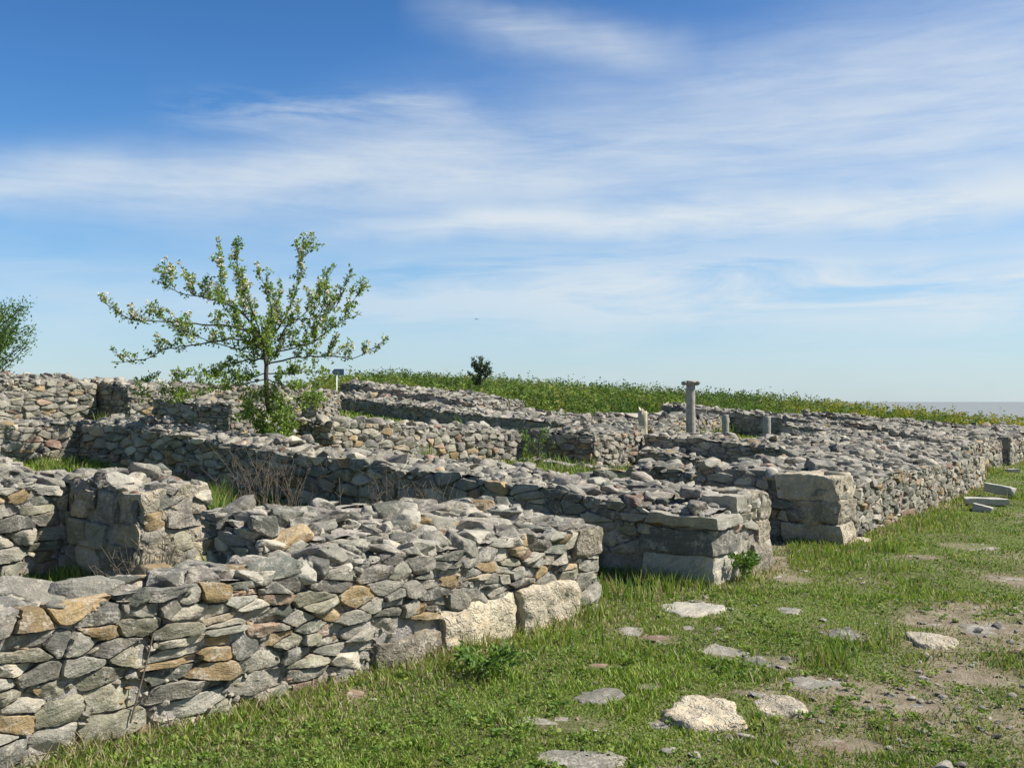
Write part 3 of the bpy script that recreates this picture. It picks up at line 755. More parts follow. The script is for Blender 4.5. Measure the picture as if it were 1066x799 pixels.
shaft_obj('shaft', col, [(.125-.012*(z/H), z) for z in zs], M_MARBLE, .018)
cap = shaft_obj('capital', col, [(.10, H-.15), (.115, H-.12), (.13, H-.10), (.15, H-.07), (.17, H-.04), (.17, H-.01), (.14, H)], M_MARBLE, .06)
for sg in (-1, 1):
    sc = mesh_obj('scroll', lathe([(.0, -.13), (.05, -.13), (.055, -.05), (.05, .05), (.055, .13)], 16, .02)[0]@np.array([[1, 0, 0], [0, 0, 1], [0, 1, 0]])+np.array([sg*.165, 0, H-.065]),
                  [lathe([(.0, -.13), (.05, -.13), (.055, -.05), (.05, .05), (.055, .13)], 16)[1], lathe([(.0, -.13), (.05, -.13), (.055, -.05), (.05, .05), (.055, .13)], 16)[2]], M_GREYB, cap)
for px, ty, r, lab in ((755, 431.5, .092, 'shorter slimmer column stub nearer the tall column'), (798, 433, .105, 'column stub farther right with a flat broken top')):
    c = XY(px, 26.2); gz = float(terrain(*c)[0]); H = ZT(ty, 26.2)-gz
    V, q, t = lathe([(r*1.05, -.1), (r*1.02, H*.3), (r, H*.6), (r*.98, H*.95), (r*.93, H)], 24, .015)
    o = mesh_obj('column_stub', V, [q, t], M_MARBLE); o.location = (c[0], c[1], gz); tag(o, lab, 'column', 'short column stubs')
c = XY(669.5, 23.2); gz = float(terrain(*c)[0]); H = ZT(424, 23.2)-gz
V, q, t = lathe([(.10, -.1), (.105, H*.3), (.095, H*.5), (.105, H*.7), (.11, H*.86), (.10, H*.88)], 16, .07)
V[:, 2] += np.where(V[:, 2] > H*.8, (vnoise(V*np.array([1, 1, 0]), 17, 3)-.4)*.22-V[:, 0]*.5, 0)
o = mesh_obj('broken_post', V, [q, t], M_PALEB); o.location = (c[0], c[1], gz); tag(o, 'honey coloured broken stone post with jagged top left of the column', 'post')

# sign
d = 25; c = XY(350.5, d); gz = float(terrain(*c)[0]); zt = ZT(389, d)
sg = thing('arrow_sign', 'small blue grey arrow sign on a white post behind the tree', 'sign', (c[0], c[1], gz))
V, q, t = lathe([(.014, -.1), (.014, zt-gz+.05)], 12); mesh_obj('post', V, [q, t], M_POST, sg)
hw, hh = .155, .078
pr = [(-hw, 0), (-hw*.62, -hh), (hw, -hh), (hw, hh), (-hw*.62, hh)]; hz = zt-gz+.045
V = [(x+.035, y, z+hz) for y in (-.045, -.025) for x, z in pr]
mesh_obj('arrow_board', V, [[[0, 1, 2, 3, 4], [9, 8, 7, 6, 5]], [[i, 5+i, 5+(i+1) % 5, (i+1) % 5] for i in range(5)]], M_SIGN, sg, smooth=False)

# bird
bx = (XY(496, 60)[0], 60, ZT(332, 60))
bd = thing('flying_bird', 'tiny dark bird gliding in the sky above the ruins', 'bird', bx)
V, q, t = lathe([(.005, -.17), (.03, -.1), (.04, 0), (.03, .08), (.02, .12), (.002, .16)], 12); V = V@np.array([[0, 1, 0], [0, 0, 1], [1, 0, 0]])
W = []; Q = []
body = mesh_obj('body', V, [q, t], M_BIRD, bd)
bd.scale = (.55, .55, .55)
for s_ in (-1, 1):
    pts = [(0, .05, 0), (0, -.05, 0), (s_*.14, .04, .05), (s_*.14, -.05, .05), (s_*.26, -.02, -.01), (s_*.27, -.07, -.02)]
    V = pts+[(x, y, z-.008) for x, y, z in pts]
    f = [[0, 2, 3, 1], [2, 4, 5, 3], [6, 7, 9, 8], [8, 9, 11, 10], [0, 6, 8, 2], [2, 8, 10, 4], [4, 10, 11, 5], [5, 11, 9, 3], [3, 9, 7, 1], [0, 1, 7, 6]]
    mesh_obj('wing', V, [f], M_BIRD, bd)

def soil_mask(x, y):
    p = np.stack([x, y, 0*x], 1)
    t = (x-O0[0])*SB[0]+(y-O0[1])*SB[1]; s = (x-O0[0])*SA[0]+(y-O0[1])*SA[1]
    m = .62*fb(p, .55, 31)+.38*fb(p, 2.1, 37)
    street = sstep(-.9, -2.6, t)
    m = m-.062+.06*street*sstep(4, 1, s)*sstep(2.0, 4.6, x)+.045*street
    m = m-.12*sstep(-.1, -.9, t)*(1-street)
    m = m-.10*sstep(30, 40, y-.45*x)
    for (cx_, cy_, rx, ry) in PAV:
        m = m+.10*np.exp(-(((x-cx_)/(rx*1.35))**2+((y-cy_)/(ry*1.5))**2)**2)
    return m
# ------------------------------------------------------------------ vegetation helpers
rng = RNG
def leaf_cards(pos, dirs, size, width, colors, rng, bend=.25):
    """folded leaf: 4 verts around a spine -> two triangles folded; returns verts, tris, cols"""
    n = len(pos); d = dirs/np.linalg.norm(dirs, axis=1)[:, None]
    r = rng.normal(size=(n, 3)); s = np.cross(d, r); s /= np.linalg.norm(s, axis=1)[:, None]; nn = np.cross(s, d)
    L = size[:, None]; Wd = width[:, None]
    a = pos; m = pos+d*L*.5+nn*L*bend*.3; b = pos+d*L
    l = m+s*Wd+nn*Wd*.4; r_ = m-s*Wd+nn*Wd*.4
    V = np.stack([a, l, b, r_, m], 1).reshape(-1, 3); i = np.arange(n)*5
    T_ = np.concatenate([np.stack([i, i+4, i+1], 1), np.stack([i+1, i+4, i+2], 1), np.stack([i, i+3, i+4], 1), np.stack([i+3, i+2, i+4], 1)])
    return V, T_, np.repeat(colors, 5, 0)
def tube(acc, pts, radii, n=7):
    pts = np.asarray(pts, float); V = []
    for k in range(len(pts)):
        d = pts[min(k+1, len(pts)-1)]-pts[max(k-1, 0)]; d /= np.linalg.norm(d)+1e-9
        a = np.cross(d, [.31, .2, .93]) if abs(d[2]) < .95 else np.cross(d, [1, .1, 0]); a /= np.linalg.norm(a); b = np.cross(d, a)
        th = np.arange(n)/n*2*PI
        V.append(pts[k]+radii[k]*(np.cos(th)[:, None]*a+np.sin(th)[:, None]*b))
    V = np.vstack(V); i = np.arange(n); j = (i+1) % n
    q = np.concatenate([np.stack([r*n+i, r*n+j, (r+1)*n+j, (r+1)*n+i], 1) for r in range(len(pts)-1)])
    acc.add(V, q)
def smooth_path(P, m=4):
    P = np.asarray(P, float); out = []
    for i in range(len(P)-1):
        p0 = P[max(i-1, 0)]; p1 = P[i]; p2 = P[i+1]; p3 = P[min(i+2, len(P)-1)]
        for k in range(m):
            t = k/m; out.append(.5*((2*p1)+(-p0+p2)*t+(2*p0-5*p1+4*p2-p3)*t*t+(-p0+3*p1-3*p2+p3)*t**3))
    out.append(P[-1]); return np.array(out)

# ---- the blossoming apple tree
TD = 14.5; tb = XY(281, TD); tz = float(terrain(*tb)[0])
def tp(cx_, cy_, dy=0.0):            # branch sketch units -> metres in the tree's own plane, plus depth
    px = 90+cx_/3.197; py = 230+cy_/3.197
    return np.array([(px-CX)/F*TD-tb[0], dy, ZT(py, TD)-tz])
limbs = [
    ([(612, 790), (607, 640), (600, 560), (597, 470), (585, 380)], .045, .028, 0),
    ([(585, 380), (520, 305), (460, 265), (370, 235), (270, 215), (175, 165)], .024, .005, .5),
    ([(585, 380), (480, 340), (400, 340), (300, 330), (180, 325), (100, 262)], .022, .005, -.7),
    ([(597, 450), (500, 455), (400, 485), (365, 492)], .020, .005, .9),
    ([(590, 400), (480, 385), (350, 405), (270, 420), (200, 455), (100, 466)], .020, .004, -.3),
    ([(590, 400), (640, 340), (665, 280), (690, 210), (702, 130), (680, 42)], .024, .005, .3),
    ([(702, 130), (722, 90), (748, 42)], .009, .004, .5),
    ([(640, 385), (690, 325), (760, 320), (850, 285), (895, 190)], .018, .004, -.6),
    ([(600, 470), (700, 445), (800, 440), (900, 440), (995, 378)], .020, .004, .4),
    ([(585, 380), (560, 280), (535, 190), (550, 88)], .017, .004, -.8),
    ([(590, 390), (600, 290), (600, 190)], .015, .004, .9),
    ([(460, 265), (430, 170), (408, 48)], .010, .003, .4),
    ([(520, 305), (500, 230), (468, 158)], .010, .003, .9),
    ([(690, 330), (750, 250), (765, 170), (797, 98)], .012, .004, 1.0),
    ([(620, 430), (760, 400), (860, 350), (955, 312)], .016, .004, -1.0),
    ([(850, 290), (890, 265), (930, 228)], .008, .003, -.3),
    ([(760, 320), (810, 260), (820, 195)], .008, .003, .1),
    ([(597, 520), (520, 540), (440, 552), (375, 585)], .014, .004, -.9),
    ([(600, 520), (680, 545), (760, 580), (800, 600)], .014, .004, -.7),
    ([(604, 600), (650, 610), (670, 680)], .012, .004, -.5),
    ([(600, 500), (660, 500), (720, 490), (790, 500)], .014, .004, .8),
    ([(598, 560), (560, 590), (560, 650)], .010, .004, -.5),
    ([(597, 480), (640, 420), (650, 340)], .014, .004, -1.1),
    ([(597, 470), (540, 400), (500, 350)], .014, .004, 1.2),
    ([(270, 215), (250, 170), (245, 140)], .006, .003, .6),
    ([(340, 228), (325, 185), (312, 150)], .006, .003, .4),
    ([(350, 405), (330, 370), (240, 290)], .006, .003, -.5),
    ([(597, 500), (480, 520), (360, 500), (200, 500)], .012, .003, 1.2),
    ([(590, 430), (530, 330), (490, 250)], .014, .004, -1.2), ([(590, 430), (640, 300), (620, 180)], .014, .004, -.9), ([(590, 440), (450, 400), (380, 360)], .013, .004, -1.3),
    ([(590, 440), (700, 370), (740, 290)], .013, .004, 1.3), ([(600, 560), (640, 620), (620, 700)], .010, .003, -.4), ([(604, 620), (690, 610), (730, 600)], .010, .003, .6),
    ([(604, 600), (540, 630), (500, 610)], .010, .003, .3), ([(606, 660), (650, 690), (690, 720)], .008, .003, -.3),
    ([(400, 552), (320, 585), (230, 570)], .008, .003, -1.0),
]
tree_scale = .98
tree = thing('apple_tree', 'young apple tree with white blossom and fresh leaves behind the dark cross wall', 'tree', (tb[0], tb[1], tz))
acc = Acc(); LP = []; LD = []; LS = []; BP = []
tree.scale = (tree_scale,)*3
rng = RNG
for li, (pts, r0, r1, dep) in enumerate(limbs):
    n = len(pts); P_ = [tp(a, b, dep*(k/(n-1)) if li else 0) for k, (a, b) in enumerate(pts)]
    start_dep = 0
    path = smooth_path(P_, 5); path[1:-1] += rng.normal(0, .008, (len(path)-2, 3))
    rad = np.linspace(r0, r1, len(path)); tube(acc, path, rad*(.75 if li else 1), 8)
    if li == 0: continue
    seg = np.linalg.norm(np.diff(path, axis=0), axis=1); tot = seg.sum(); cum = np.concatenate([[0], np.cumsum(seg)])
    low = li in (3, 17, 18, 19, 20, 21, 22, 23, 27, 28)
    def leafy(pa, pb, per):
        d_ = pb-pa; l_ = np.linalg.norm(d_); d_ = d_/l_
        for _ in range(int(l_/per)+1):
            g = rng.uniform(.12, 1.05); c_ = pa+(pb-pa)*g
            for _ in range(rng.integers(2, 6)):
                LP.append(c_+rng.normal(0, .016, 3)); LD.append(d_*.5+rng.normal(0, .75, 3)); LS.append(rng.uniform(.026, .064))
    # shoots fan outward and upward, short spurs sit between them
    for k in range(int(tot/(.13 if not low else .10))+1):
        f = rng.uniform(.12, 1)
        p = np.array([np.interp(f*tot, cum, path[:, a]) for a in range(3)])
        fan = p-np.array([0, 0, .75]); fan /= np.linalg.norm(fan)+1e-6
        dr = fan*.7+np.array([rng.normal(0, .35), rng.normal(0, .45), rng.uniform(.2, 1.1) if not low else rng.normal(.1, .5)]); dr /= np.linalg.norm(dr)
        tl = rng.uniform(.12, .46)*(1 if not low else .8)*(1-.45*f); m_ = p+dr*tl*.5+rng.normal(0, .02, 3); e_ = p+dr*tl+np.array([0, 0, .05*tl])
        tube(acc, [p, m_, e_], [.0045, .0035, .002], 4); leafy(p, m_, .036); leafy(m_, e_, .030)
        if not low and rng.random() < .55: BP.append(e_); BP.append(m_)
        if rng.random() < .5:
            d3 = dr+rng.normal(0, .5, 3); d3 /= np.linalg.norm(d3); e3 = m_+d3*tl*.5; tube(acc, [m_, (m_+e3)/2+rng.normal(0, .01, 3), e3], [.003, .0025, .002], 4); leafy(m_, e3, .03)
            if not low and rng.random() < .4: BP.append(e3)
    for k in range(int(tot/(.08 if not low else .05))):
        f = rng.uniform(.2, 1); p = np.array([np.interp(f*tot, cum, path[:, a]) for a in range(3)]); dr = rng.normal(0, 1, 3); dr /= np.linalg.norm(dr); tl = rng.uniform(.03, .10)
        tube(acc, [p, p+dr*tl*.5, p+dr*tl], [.003, .0025, .002], 4); leafy(p, p+dr*tl, .05)
for k in range(60):                  # leafy suckers round the foot of the trunk
    a_ = rng.uniform(0, 2*PI); z0 = rng.uniform(.0, .9); r_ = rng.uniform(.10, .62); p = np.array([0.0+.02*math.cos(a_), .02*math.sin(a_), z0])
    e_ = p+np.array([math.cos(a_)*r_, math.sin(a_)*r_, rng.uniform(.15, .45)]); m_ = (p+e_)/2+rng.normal(0, .02, 3)
    tube(acc, [p, m_, e_], [.005, .004, .002], 4)
    for (pa, pb) in ((p, m_), (m_, e_)):
        for _ in range(26): LP.append(pa+(pb-pa)*rng.random()+rng.normal(0, .03, 3)); LD.append(rng.normal(0, 1, 3)+np.array([0, 0, .3])); LS.append(rng.uniform(.035, .075))
acc.build('trunk', M_BARK, tree)
LP = np.array(LP); LD = np.array(LD); LS = np.array(LS); n = len(LP)
base = np.array([[.17, .26, .04], [.23, .34, .05], [.12, .20, .04], [.27, .35, .09]]); cc = base[rng.integers(0, 4, n)]*rng.uniform(.75, 1.25, (n, 1))
V, T_, Cc_ = leaf_cards(LP, LD, LS, LS*.30, cc, rng)
Cc_ = np.column_stack([Cc_, np.ones(len(Cc_))])
mesh_obj('crown', V, [T_], M_LEAF, tree, None, {'scol': Cc_}, smooth=False)
FP = []; FD = []
for b_ in BP:
    for _ in range(rng.integers(2, 5)):
        ctr = b_+rng.normal(0, .022, 3); ax = rng.normal(0, 1, 3)+np.array([0, -.3, .8]); ax /= np.linalg.norm(ax)
        a = np.cross(ax, [.3, .9, .1]); a /= np.linalg.norm(a); b2 = np.cross(ax, a)
        for k in range(5):
            th = k*2*PI/5; FP.append(ctr); FD.append(a*math.cos(th)+b2*math.sin(th)+ax*.35)
FP = np.array(FP); FD = np.array(FD); n = len(FP)
cf = np.array([[.80, .76, .74], [.80, .64, .64], [.84, .82, .78]])[rng.integers(0, 3, n)]
V, T_, Cf = leaf_cards(FP, FD, np.full(n, .030), np.full(n, .013), cf, rng)
mesh_obj('blossoms', V, [T_], M_PETAL, tree, None, {'scol': np.column_stack([Cf, np.ones(len(Cf))])}, smooth=False)

# ---- pebbles strewn over the bare soil
acc2 = Acc(); n_ = 1500
dd_ = 4*np.exp(rng.uniform(0, 1, n_)*math.log(5)); aa_ = rng.uniform(-.15, .58, n_); px_ = dd_*np.tan(aa_); py_ = dd_
ms_ = soil_mask(px_, py_); tt_ = (px_-O0[0])*SB[0]+(py_-O0[1])*SB[1]
zz_ = terrain(px_, py_)
for k in range(n_):
    if tt_[k] > -.1 or rng.random() > sstep(.40, .56, ms_[k])+.08: continue
    s_ = min(math.exp(rng.normal(-3.5, .5)), .10)
    add_rock(acc2, (px_[k], py_[k], zz_[k]+s_*.05), (s_*1.3, s_, s_*.5), 2)
o = acc2.build('pebbles', [M_STONE]); tag(o, 'small stones strewn over bare soil in the street', 'pebbles', kind='stuff')

# ---- generic bushy tree/shrub
def bush(name, label, cat, c, H, R, trunk_h, nbr, leaves, lsize, cols, sub=.5, up=.8, group=None):
    z = float(terrain(*c)[0]); t = thing(name, label, cat, (c[0], c[1], z), group); acc = Acc(); LP = []; LD = []
    tube(acc, [(0, 0, -.1), (.02, .0, trunk_h*.5), (0, .02, trunk_h), (.03, 0, H*.8)], [H*.03, H*.025, H*.02, H*.006], 8)
    ends = []
    for k in range(nbr):
        a = rng.uniform(0, 2*PI); z0 = rng.uniform(trunk_h*.7, H*.7); rr = R*rng.uniform(.5, 1)*math.sqrt(max(.1, 1-(z0/H)**2*.5)); z1 = min(H, z0+rr*up*rng.uniform(.4, 1.4))
        p = smooth_path([(0, 0, z0), (math.cos(a)*rr*.5, math.sin(a)*rr*.5, z0+(z1-z0)*.35), (math.cos(a)*rr, math.sin(a)*rr, z1)], 4)
        tube(acc, p, np.linspace(H*.010, H*.002, len(p)), 5)
        for _ in range(int(leaves/nbr)):
            f = rng.uniform(.2, 1)**.8; i = min(int(f*(len(p)-1)), len(p)-2); g = f*(len(p)-1)-i
            q_ = p[i]*(1-g)+p[i+1]*g+rng.normal(0, R*.07, 3); LP.append(q_); LD.append(p[-1]-p[0]+rng.normal(0, R*.7, 3))
    acc.build('trunk' if cat == 'tree' else 'stem', M_BARK, t)
    LP = np.array(LP); LD = np.array(LD); n = len(LP); S_ = rng.uniform(.7, 1.3, n)*lsize
    cc = np.array(cols)[rng.integers(0, len(cols), n)]*rng.uniform(.75, 1.25, (n, 1))
    V, T_, Cq = leaf_cards(LP, LD, S_, S_*.22, cc, rng)
    mesh_obj('crown' if cat == 'tree' else 'foliage', V, [T_], M_LEAF, t, None, {'scol': np.column_stack([Cq, np.ones(len(Cq))])}, smooth=False)
    return t
greens = [[.07, .13, .03], [.10, .18, .04], [.05, .10, .03]]
bush('leafy_tree', 'feathery green tree entering at the left edge above the wall', 'tree', XY(-28, 24), 2.6, 1.45, .7, 110, 16000, .075, [[.11, .19, .05], [.15, .24, .06], [.08, .15, .04]], up=1.0)
bush('shrub', 'single round shrub standing up from the green slope', 'shrub', XY(500, 40), 1.7, .5, .4, 24, 2200, .09, [[.05, .085, .04], [.065, .10, .045]], up=.8)
bush('shrub', 'dark green shrub growing on top of the wall left of the tree', 'shrub', XY(146, 22.5), 1.2, .45, .3, 16, 900, .07, greens)
for i, (px, d, h, r, lab) in enumerate([(752, 10.9, .42, .22, 'leafy green weed between loose stones behind the cross wall'), (560, 17.4, .75, .35, 'tall green weed growing in the dark recess'),
        (772, 8.8, .24, .17, 'broad leaved weed at the foot of the cross wall end'), (505, 5.75, .14, .20, 'low broad leaved weed in front of the near wall'),
        (218, 8.2, .75, .2, 'tall green grass clump behind the left pier')]):
    bush('weed', lab, 'plant', XY(px, d), h, r, .04, 14, 300, .055, [[.12, .21, .04], [.16, .26, .05], [.09, .16, .04]], up=1.4, group='green weeds among the walls')

# ---- dry twiggy weeds in front of dark walls
def dry(px, d, h, r, n, lab, z=None):
    c = XY(px, d); z = float(terrain(*c)[0]) if z is None else z; acc = Acc()
    for k in range(int(n*.6)):
        a = rng.uniform(0, 2*PI); rr = r*rng.uniform(.2, 1); hh = h*rng.uniform(.5, 1); b0 = rng.normal(0, r*.35, 2)
        p = smooth_path([(b0[0], b0[1], -.05), (b0[0]+math.cos(a)*rr*.3, b0[1]+math.sin(a)*rr*.3, hh*.5), (b0[0]+math.cos(a)*rr, b0[1]+math.sin(a)*rr, hh)], 3)
        tube(acc, p, np.linspace(.0028, .0012, len(p))*(1+d/14), 4)
        for m_ in range(5):
            i = rng.integers(2, len(p)); q_ = p[i]; dr = rng.normal(0, .05, 3)+np.array([0, 0, .05])
            tube(acc, [q_, q_+dr*.6, q_+dr], [.0018*(1+d/14), .0015*(1+d/14), .001*(1+d/14)], 3)
    o = acc.build('dry_weed', M_STALK); o.location = (c[0], c[1], z); tag(o, lab, 'dry plant', 'dry weed stalks in front of the dark walls')
dry(142, 6.9, .5, .3, 60, 'dry brown weed stalks in front of the left pier')
dry(170, 7.05, .5, .22, 30, 'thinner dry stalks leaning on the pale pier blocks')
dry(455, 9.6, .75, .35, 46, 'dry twigs before the middle of the dark cross wall')
dry(505, 9.3, .6, .3, 34, 'bare twiggy weed before the dark cross wall nearer the street')
dry(395, 10.2, .75, .4, 46, 'tall dry weeds against the dark cross wall below the tree')
dry(262, 11.3, .85, .45, 50, 'dry weeds with green tips at the left part of the dark cross wall')
dry(300, 10.9, .7, .35, 34, 'sparse dry stalks right of the tall dry weeds')
acc = Acc(); p0 = np.array([*XY(138, 4.62), .10]); p1 = np.array([*XY(172, 4.86), .72])
tube(acc, [p0, (p0+p1)/2+np.array([.02, -.03, 0]), p1], [.005, .004, .0025], 6)
o = acc.build('dry_weed', M_STALK); tag(o, 'single thin dry stem leaning on the near wall', 'dry plant')

# ------------------------------------------------------------------ ground sheet and sea
def axis(lo, hi, fine_lo, fine_hi, st):
    a = list(np.arange(fine_lo, fine_hi, st)); x = fine_hi; k = st
    while x < hi: a.append(x); k *= 1.12; x += k
    a.append(hi); x = fine_lo; k = st
    while x > lo: k *= 1.12; x -= k; a.insert(0, max(x, lo))
    return np.array(sorted(set(a)))
gx = axis(-2500, 2500, -5, 9, .06); gy = axis(-2500, 2500, 2.5, 16, .06)
X, Y = np.meshgrid(gx, gy, indexing='ij'); x = X.ravel(); y = Y.ravel(); z = terrain(x, y)
z = z-.004
i = np.arange(len(x)).reshape(X.shape); q = np.stack([i[:-1, :-1].ravel(), i[1:, :-1].ravel(), i[1:, 1:].ravel(), i[:-1, 1:].ravel()], 1)
sm = soil_mask(x, y); cg = np.column_stack([sm, sm, sm, np.ones(len(x))])
g = mesh_obj('ground', np.column_stack([x, y, z]), [q], M_GROUND, None, None, {'scol': cg}); tag(g, kind='structure')
m, t, b, out = mat('muddy_sea')
geo = t.new('ShaderNodeNewGeometry'); v = t.new('ShaderNodeMapping'); v.inputs['Scale'].default_value = (.02, .12, 1); t.l.new(geo.outputs['Position'], v.inputs[0])
w = t.noise(v.outputs[0], 3, 5, .6)
t.put(b.inputs['Base Color'], t.ramp(w, [(.3, (.17, .19, .19)), (.7, (.25, .26, .24))])); b.inputs['Roughness'].default_value = .55
bp = t.new('ShaderNodeBump'); bp.inputs['Strength'].default_value = .6; bp.inputs['Distance'].default_value = .3; t.put(bp.inputs['Height'], t.noise(geo.outputs['Position'], .8, 5)); t.l.new(bp.outputs[0], b.inputs['Normal'])
sea = mesh_obj('sea', [(-40000, -40000, -3), (40000, -40000, -3), (40000, 40000, -3), (-40000, 40000, -3)], [[[0, 1, 2, 3]]], m); tag(sea, kind='structure')

# ------------------------------------------------------------------ grass
def inside_wall(x, y, pad=0):
    r = np.zeros(len(x), bool)
    for (A, B, nb, T, L, ud) in WALLS:
        u = (x-A[0])*ud[0]+(y-A[1])*ud[1]; w = (x-A[0])*nb[0]+(y-A[1])*nb[1]
        r |= (u > -pad) & (u < L+pad) & (w > -pad) & (w < T+pad)
    return r
def walldist(x, y, n=8):
    r = np.full(len(x), 9.0)
    for (A, B, nb, T, L, ud) in WALLS:
        u = (x-A[0])*ud[0]+(y-A[1])*ud[1]; w = (x-A[0])*nb[0]+(y-A[1])*nb[1]
        du = np.maximum(np.maximum(-u, u-L), 0); dw = np.maximum(np.maximum(-w, w-T), 0); r = np.minimum(r, np.hypot(du, dw))
    return r
def blades(x, y, h, wd, col, lean, name, label):
    n = len(x); z = terrain(x, y)-.01
    a = rng.uniform(0, 2*PI, n); b_ = rng.uniform(0, 2*PI, n)
    sx = np.cos(a)*wd; sy = np.sin(a)*wd; lx = np.cos(b_)*lean*h; ly = np.sin(b_)*lean*h
    V = np.stack([
        np.column_stack([x-sx, y-sy, z]), np.column_stack([x+sx, y+sy, z]),
        np.column_stack([x-sx*.8+lx*.35, y-sy*.8+ly*.35, z+h*.55]), np.column_stack([x+sx*.8+lx*.35, y+sy*.8+ly*.35, z+h*.55]),
        np.column_stack([x+lx, y+ly, z+h])], 1).reshape(-1, 3)
    i = np.arange(n)*5
    q = np.stack([i, i+1, i+3, i+2], 1); t_ = np.stack([i+2, i+3, i+4], 1)
    cc = np.repeat(np.column_stack([col, np.ones(n)]), 5, 0)
    o = mesh_obj(name, V, [q, t_], M_GRASS, None, None, {'scol': cc}, smooth=False)
    tag(o, label, 'grass', kind='stuff'); return o
# short street turf: density falls off with distance from the viewpoint of the photo
n = 560000
d = 3.6*np.exp(rng.uniform(0, 1, n)*math.log(34/3.6)); az = rng.uniform(-.62, .66, n)
x = d*np.tan(az); y = d
t = (x-O0[0])*SB[0]+(y-O0[1])*SB[1]
sm = soil_mask(x, y)
pn = fb(np.stack([x, y, 0*x], 1), 2.6, 71)
keep = (~inside_wall(x, y, -.02)) & (rng.random(n) < np.clip(1.25-sstep(.46, .60, sm+.12*(rng.random(n)-.5))*1.2, .05, 1))
for (cx_, cy_, rx, ry) in PAV: keep &= ((x-cx_)/rx)**2+((y-cy_)/ry)**2 > rng.uniform(.35, 1.08, n)
x, y, t, d, pn, sm = [a[keep] for a in (x, y, t, d, pn, sm)]; n = len(x)
wdst = walldist(x, y)
inner = sstep(.2, 1.0, t)
tuft = sstep(.55, .68, pn)
h = .010+.016*rng.random(n)+tuft*.040*rng.random(n)+np.exp(-wdst/.22)*.075*rng.random(n)+inner*(.03+.07*sstep(7.5, 11, d))*rng.random(n)
wd = .0020+.00048*d
pal = np.array([[.20, .29, .045], [.15, .245, .038], [.27, .345, .06], [.085, .155, .03], [.30, .29, .11], [.34, .28, .17]])
fn = fb(np.stack([x, y, 0*x], 1), 1.1, 91)
pr = np.stack([.3+0*x, .25+0*x, np.clip((fn-.35)*2.0, .05, 1)*.5, np.clip((.6-fn)*1.5, .02, 1)*.5, .08+.25*sstep(.42, .56, sm), .03+.25*sstep(.45, .58, sm)+.6*np.exp(-wdst/.25)*(1-inner)], 1)
pr = np.cumsum(pr/pr.sum(1)[:, None], 1); k = (rng.random(n)[:, None] > pr).sum(1).clip(0, 5)
col = pal[k]*rng.uniform(.8, 1.2, (n, 1))
h = np.where(k == 5, h*1.3, h)
blades(x, y, h, wd, col, .55, 'street_grass', 'short patchy grass of the street and rooms')
# small broad leaved plants pressed to the ground
xp_ = []; dp_ = []; sp_ = []; cp_ = []
nr = 4600; dd = 3.8*np.exp(rng.uniform(0, 1, nr)*math.log(4.5)); aa = rng.uniform(-.5, .56, nr); rx_ = dd*np.tan(aa); ry_ = dd
dens = fb(np.stack([rx_, ry_, 0*rx_], 1), 1.7, 55); ok = (dens > .47) & ~inside_wall(rx_, ry_, 0)
for (cx_, cy_, rx, ry) in PAV: ok &= ((rx_-cx_)/rx)**2+((ry_-cy_)/ry)**2 > .9
rx_, ry_ = rx_[ok], ry_[ok]; rz_ = terrain(rx_, ry_)
for i in range(len(rx_)):
    m_ = rng.integers(6, 14); a_ = rng.uniform(0, 2*PI, m_); sz = rng.uniform(.012, .036)
    xp_.append(np.column_stack([rx_[i]+rng.normal(0, .015, m_), ry_[i]+rng.normal(0, .015, m_), np.full(m_, rz_[i]+.008)+rng.uniform(0, .018, m_)]))
    dp_.append(np.column_stack([np.cos(a_), np.sin(a_), rng.uniform(.1, .7, m_)])); sp_.append(sz*rng.uniform(.7, 1.2, m_))
    cp_.append(np.tile(np.array([[.17, .25, .045], [.12, .20, .04], [.22, .29, .06]])[rng.integers(0, 3)], (m_, 1))*rng.uniform(.8, 1.2, (m_, 1)))
V, T_, Cg = leaf_cards(np.concatenate(xp_), np.concatenate(dp_), np.concatenate(sp_), np.concatenate(sp_)*.34, np.concatenate(cp_), rng)
o = mesh_obj('ground_plants', V, [T_], M_LEAF, None, None, {'scol': np.column_stack([Cg, np.ones(len(Cg))])}, smooth=False); tag(o, 'small broad leaved plants among the street grass', 'ground cover', kind='stuff')
# taller tufts
xs = []; ys = []; hs = []
for _ in range(340):
    dd = 4.2*math.exp(rng.random()*math.log(7)); a_ = rng.uniform(-.5, .56); cx_ = dd*math.tan(a_); cy_ = dd
    tt = (cx_-O0[0])*SB[0]+(cy_-O0[1])*SB[1]; w_ = walldist(np.array([cx_]), np.array([cy_]))[0]
    if tt < 0 and rng.random() > math.exp(-w_/.5)+.10: continue
    m_ = int(rng.uniform(60, 150)); r_ = rng.uniform(.06, .2); hh = rng.uniform(.07, .17)*(1.3 if tt > 0 else 1)
    m_ = m_ if dd > 6 else m_//2; hh *= (1 if dd > 6 else .7); xs.append(cx_+rng.normal(0, r_, m_)); ys.append(cy_+rng.normal(0, r_, m_)); hs.append(hh*rng.uniform(.5, 1.1, m_))
